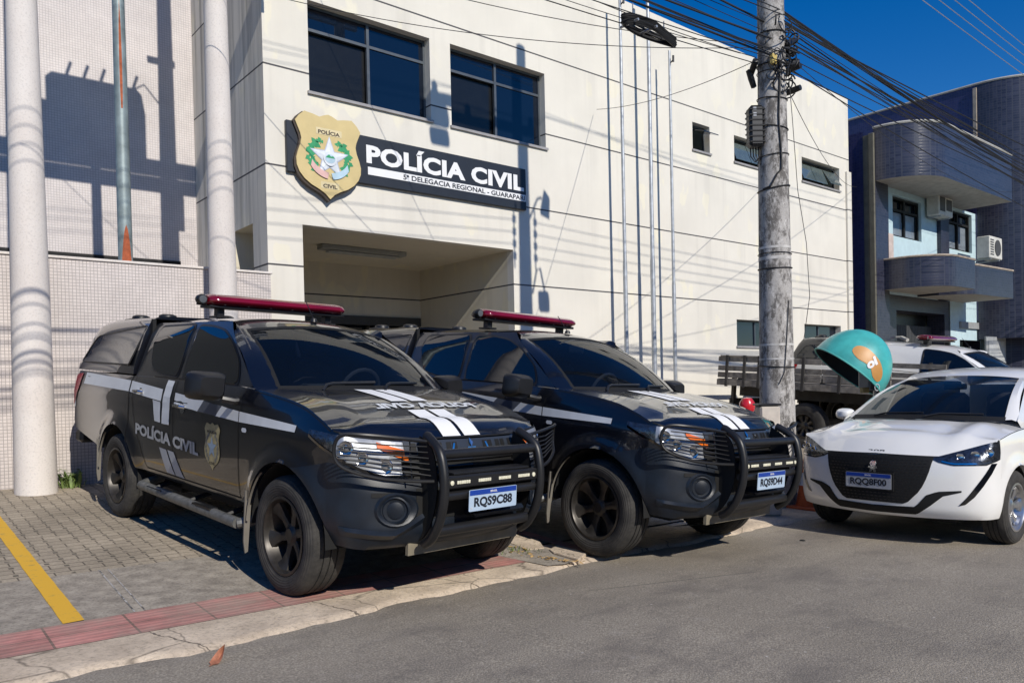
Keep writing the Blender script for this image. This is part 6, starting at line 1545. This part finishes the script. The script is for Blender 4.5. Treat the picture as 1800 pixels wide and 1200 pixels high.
# ---------------------------------------------------------------- public phone hood
ph = thing('public_phone', 'teal egg-shaped public phone hood with an orange oi patch, above the white hatchback', 'phone booth')
c_ = Vector((9.98, 5.05, 1.395))
right_ = Vector((.452, -.893, -.02)); upv = Vector((0, 0, 1)); toward = Vector((-.893, -.452, 0))
nrm = (-right_*.60-upv*.76+toward*.20).normalized()
a1 = nrm.cross(toward).normalized(); a2 = nrm.cross(a1).normalized()
def shell(th, phi, k=1.0):
    r_ = .50*math.sin(th)*k; h_ = -.60*math.cos(th)*k if th < PI/2 else 0
    r_ *= 1.0; return c_+a1*r_*math.cos(phi)+a2*r_*math.sin(phi)*.86+nrm*h_
q = MB(); q.grid([[shell(th, p) for p in rng(0, 2*PI, 48)] for th in rng(.02, PI/2, 20)]); q.build('hood', M['teal'], ph)
q = MB(); q.grid([[shell(th, p, .965) for p in rng(0, 2*PI, 48)] for th in rng(.02, PI/2, 20)]); q.build('hood_inside', M['hood_inside'], ph)
q = MB(); q.tube([shell(PI/2, p) for p in rng(0, 2*PI, 48)[:-1]], .011, 8, close=True); q.build('rim', simple('hood_rim_teal', (.10, .42, .38), .5), ph)
# point of the shell seen at a sideways / upward offset from its centre
def spot_p(rx, uz, k=1.0):
    o = right_*rx+upv*uz+toward*2.0; d = -toward; ax = ((a1, .50), (a2, .43), (nrm, .60)); A = B = C_ = 0
    for v, r_ in ax: p, q_ = o.dot(v)/(r_*k), d.dot(v)/(r_*k); A += q_*q_; B += 2*p*q_; C_ += p*p
    D_ = max(0, B*B-4*A*(C_-1)); t = (-B-math.sqrt(D_))/(2*A); return c_+o+d*t
def patch2d(pts, k, name, mat):
    q = MB(); n = len(pts); mx = sum(a for a, b in pts)/n; my = sum(b for a, b in pts)/n
    rings = [[spot_p(mx+(a-mx)*f, my+(b-my)*f, k) for a, b in pts]+[spot_p(mx+(pts[0][0]-mx)*f, my+(pts[0][1]-my)*f, k)] for f in (1, .8, .6, .4, .2, .02)]
    q.grid(rings); return q.build(name, mat, ph)
patch2d(smoothpoly([(.06, .27), (.12, .33), (.22, .31), (.30, .24), (.38, .13), (.41, .0), (.39, -.10), (.34, -.13), (.29, -.06), (.28, .03), (.22, .10), (.12, .17)], 3), 1.008, 'orange_patch', M['hood_orange'])
V_, F_ = text_mesh('oi', .05)
q = MB(); vs = []
for u, v in V_: vs.append(spot_p(.245+.115*u-.035*v, .02+.075*u+.11*v, 1.02))
q.add(vs, F_); q.build('oi_lettering', M['sign_white'], ph, smooth=0)
q = MB(); vs = []
for i in range(16):
    for r_ in (.030, .040): vs.append(spot_p(.345+r_*math.cos(i*PI/8)*.8, -.20+r_*math.sin(i*PI/8)*1.2, 1.01))
q.add(vs, [(2*i, 2*i+1, (2*i+3) % 32, (2*i+2) % 32) for i in range(16)]); q.build('round_sticker', M['decal_white'], ph, smooth=0)
q = MB(); b0 = c_+right_*.34-toward*.15+Vector((0, 0, -.25)); q.tube([(b0.x, b0.y, gz(b0.x, b0.y)-.05), (b0.x, b0.y, 1.0), (b0.x+.02, b0.y, 1.35), c_+right_*.1+upv*.12-toward*.05], .038, 10); q.build('post', M['galv'], ph)
q = MB(); b1 = c_+right_*.24+upv*.0-toward*.12; q.bbox(b1.x-.10, b1.x+.10, b1.y-.08, b1.y+.08, b1.z-.25, b1.z+.12, .02); pb = q.build('telephone', M['gate_grey'], ph, smooth=30)
q = MB(); b2 = c_+right_*.20-upv*.24+toward*.10; q.bbox(b2.x-.09, b2.x+.09, b2.y-.02, b2.y+.02, b2.z-.035, b2.z+.035, .005); q.build('instruction_plate', simple('instruction_yellow', (.42, .30, .12), .6), ph, smooth=0)

# ---------------------------------------------------------------- small street things
bn = thing('post_cabinet', 'narrow cream cabinet with a black lid, in front of the foot of the utility pole', 'cabinet', (7.27, 4.55, gz(7.3, 4.6)), -.69)
q = MB(); q.bbox(-.105, .105, -.10, .10, 0, 1.15, .02); q.build('casing', M['bin_cream'], bn, smooth=30)
q = MB(); q.bbox(-.125, .115, -.11, .11, 1.15, 1.17, .008); q.build('lid', M['black_plastic'], bn, smooth=0)
bo = thing('bollard', 'bollard with a glossy red dome top, behind the bonnet of the second pickup', 'bollard', (8.57, 5.65, gz(8.57, 5.65)))
q = MB(); q.lathe([(.07, 0), (.07, 1.0)], n=16); q.build('post', M['truck_dark'], bo)
q = MB(); q.lathe([(.085, .99), (.10, 1.03), (.094, 1.10), (.06, 1.155), (0, 1.17)], n=20); q.build('dome', M['red_plastic'], bo)
cn_ = thing('traffic_cone', 'orange traffic cone wedged between the utility pole and the white hatchback', 'traffic cone', (8.02, 4.52, gz(8.02, 4.52)))
q = MB(); q.lathe([(.14, .03), (.028, .72), (.02, .74), (0, .74)], n=20); q.build('cone_body', M['cone_orange'], cn_)
q = MB(); q.bbox(-.18, .18, -.18, .18, 0, .035, .01); q.build('cone_foot', M['cone_orange'], cn_, smooth=0)
q = MB(); q.lathe([(.105, .26), (.078, .40)], n=20); q.xf(Matrix.Scale(1.03, 4, (1, 0, 0)) @ Matrix.Scale(1.03, 4, (0, 1, 0))); q.build('reflective_sleeve', M['decal_white'], cn_)
# curled dry leaf on the asphalt
dl = MB(); R_ = []
for i in range(11):
    t = i/10; w_ = .030*math.sin(PI*min(1, t*1.05+.02))**.8*(1 if t > .25 else .35); R_.append([(t*.14-.07, w_*.8*k, .006+.030*abs(k)**1.3*sstep(.3, .8, t)+.03*sstep(.6, 1, t)) for k in (-1, -.5, 0, .5, 1)])
dl.grid(R_); o = dl.build('dry_leaf', M['dry_leaf']); o.location = (1.27, 3.80, street_z(1.27, 4)+.002); o.rotation_euler = (.15, 0, .75); tag(o, 'curled reddish dry leaf lying on the asphalt beside the kerb at the bottom left', 'leaf')
dl = MB(); dl.lathe([(0, .012), (.02, .008), (.028, 0)], n=8); o = dl.build('pebble', M['seal']); o.location = (6.3, 3.62, street_z(6.3, 3.6)); tag(o, 'small dark pebble on the asphalt in front of the second pickup', 'stone')
# fallen leaves and weeds in the broken joint
rr_ = random.Random(21); q = MB()
for k in range(70):
    if k < 30: x, y = 3.98+rr_.gauss(0, .05), 4.70+rr_.gauss(0, .09)
    else: t = rr_.random(); x, y = 3.93+.16*t+rr_.gauss(0, .02), 4.55-.42*t+rr_.gauss(0, .03)
    z = gz(x, y)+.02; a = rr_.uniform(0, 6.3); L_ = rr_.uniform(.012, .032); w_ = L_*rr_.uniform(.3, .55); ti = rr_.uniform(-.6, .6); d = Vector((math.cos(a), math.sin(a), ti*.5)); e = Vector((-math.sin(a), math.cos(a), rr_.uniform(-.3, .5)))
    c = Vector((x, y, z)); q.add([c-d*L_, c+e*w_, c+d*L_, c-e*w_], [(0, 1, 2, 3)])
o = q.build('fallen_leaves', M['straw_leaf'], smooth=0); o['kind'] = 'stuff'; tag(o, 'scattering of dry fallen leaves in the broken kerb joint between the pickups', 'leaves')
def weeds(name, cx, cy, n, sp, hh, lab, seed):
    rr = random.Random(seed); q = MB()
    for k in range(n):
        x, y = cx+rr.gauss(0, sp), cy+rr.gauss(0, sp*.8); z = gz(x, y); a = rr.uniform(0, 6.3); h = hh*rr.uniform(.4, 1); lean = rr.uniform(.1, .7)
        p = [Vector((x, y, z)), Vector((x+math.cos(a)*h*lean*.4, y+math.sin(a)*h*lean*.4, z+h*.6)), Vector((x+math.cos(a)*h*lean, y+math.sin(a)*h*lean, z+h))]
        e = Vector((-math.sin(a), math.cos(a), 0))*h*.10
        q.add([p[0]-e*.4, p[0]+e*.4, p[1]+e, p[1]-e, p[2]], [(0, 1, 2, 3), (3, 2, 4)])
        for j in range(2):
            c = p[1].lerp(p[2], rr.random()); b = rr.uniform(0, 6.3); d = Vector((math.cos(b), math.sin(b), rr.uniform(-.2, .5)))*h*.22; f = Vector((-d.y, d.x, 0))*.45; q.add([c, c+d*.5+f, c+d, c+d*.5-f], [(0, 1, 2, 3)])
    o = q.build(name, M['weed'], smooth=0); o['kind'] = 'stuff'; return tag(o, lab, 'weeds')
weeds('weeds', 3.98, 4.72, 60, .09, .05, 'low green weeds around the broken kerb joint between the pickups', 1)
weeds('weeds', 1.66, 9.50, 60, .06, .20, 'small leafy weeds growing at the foot of the left white post', 2)
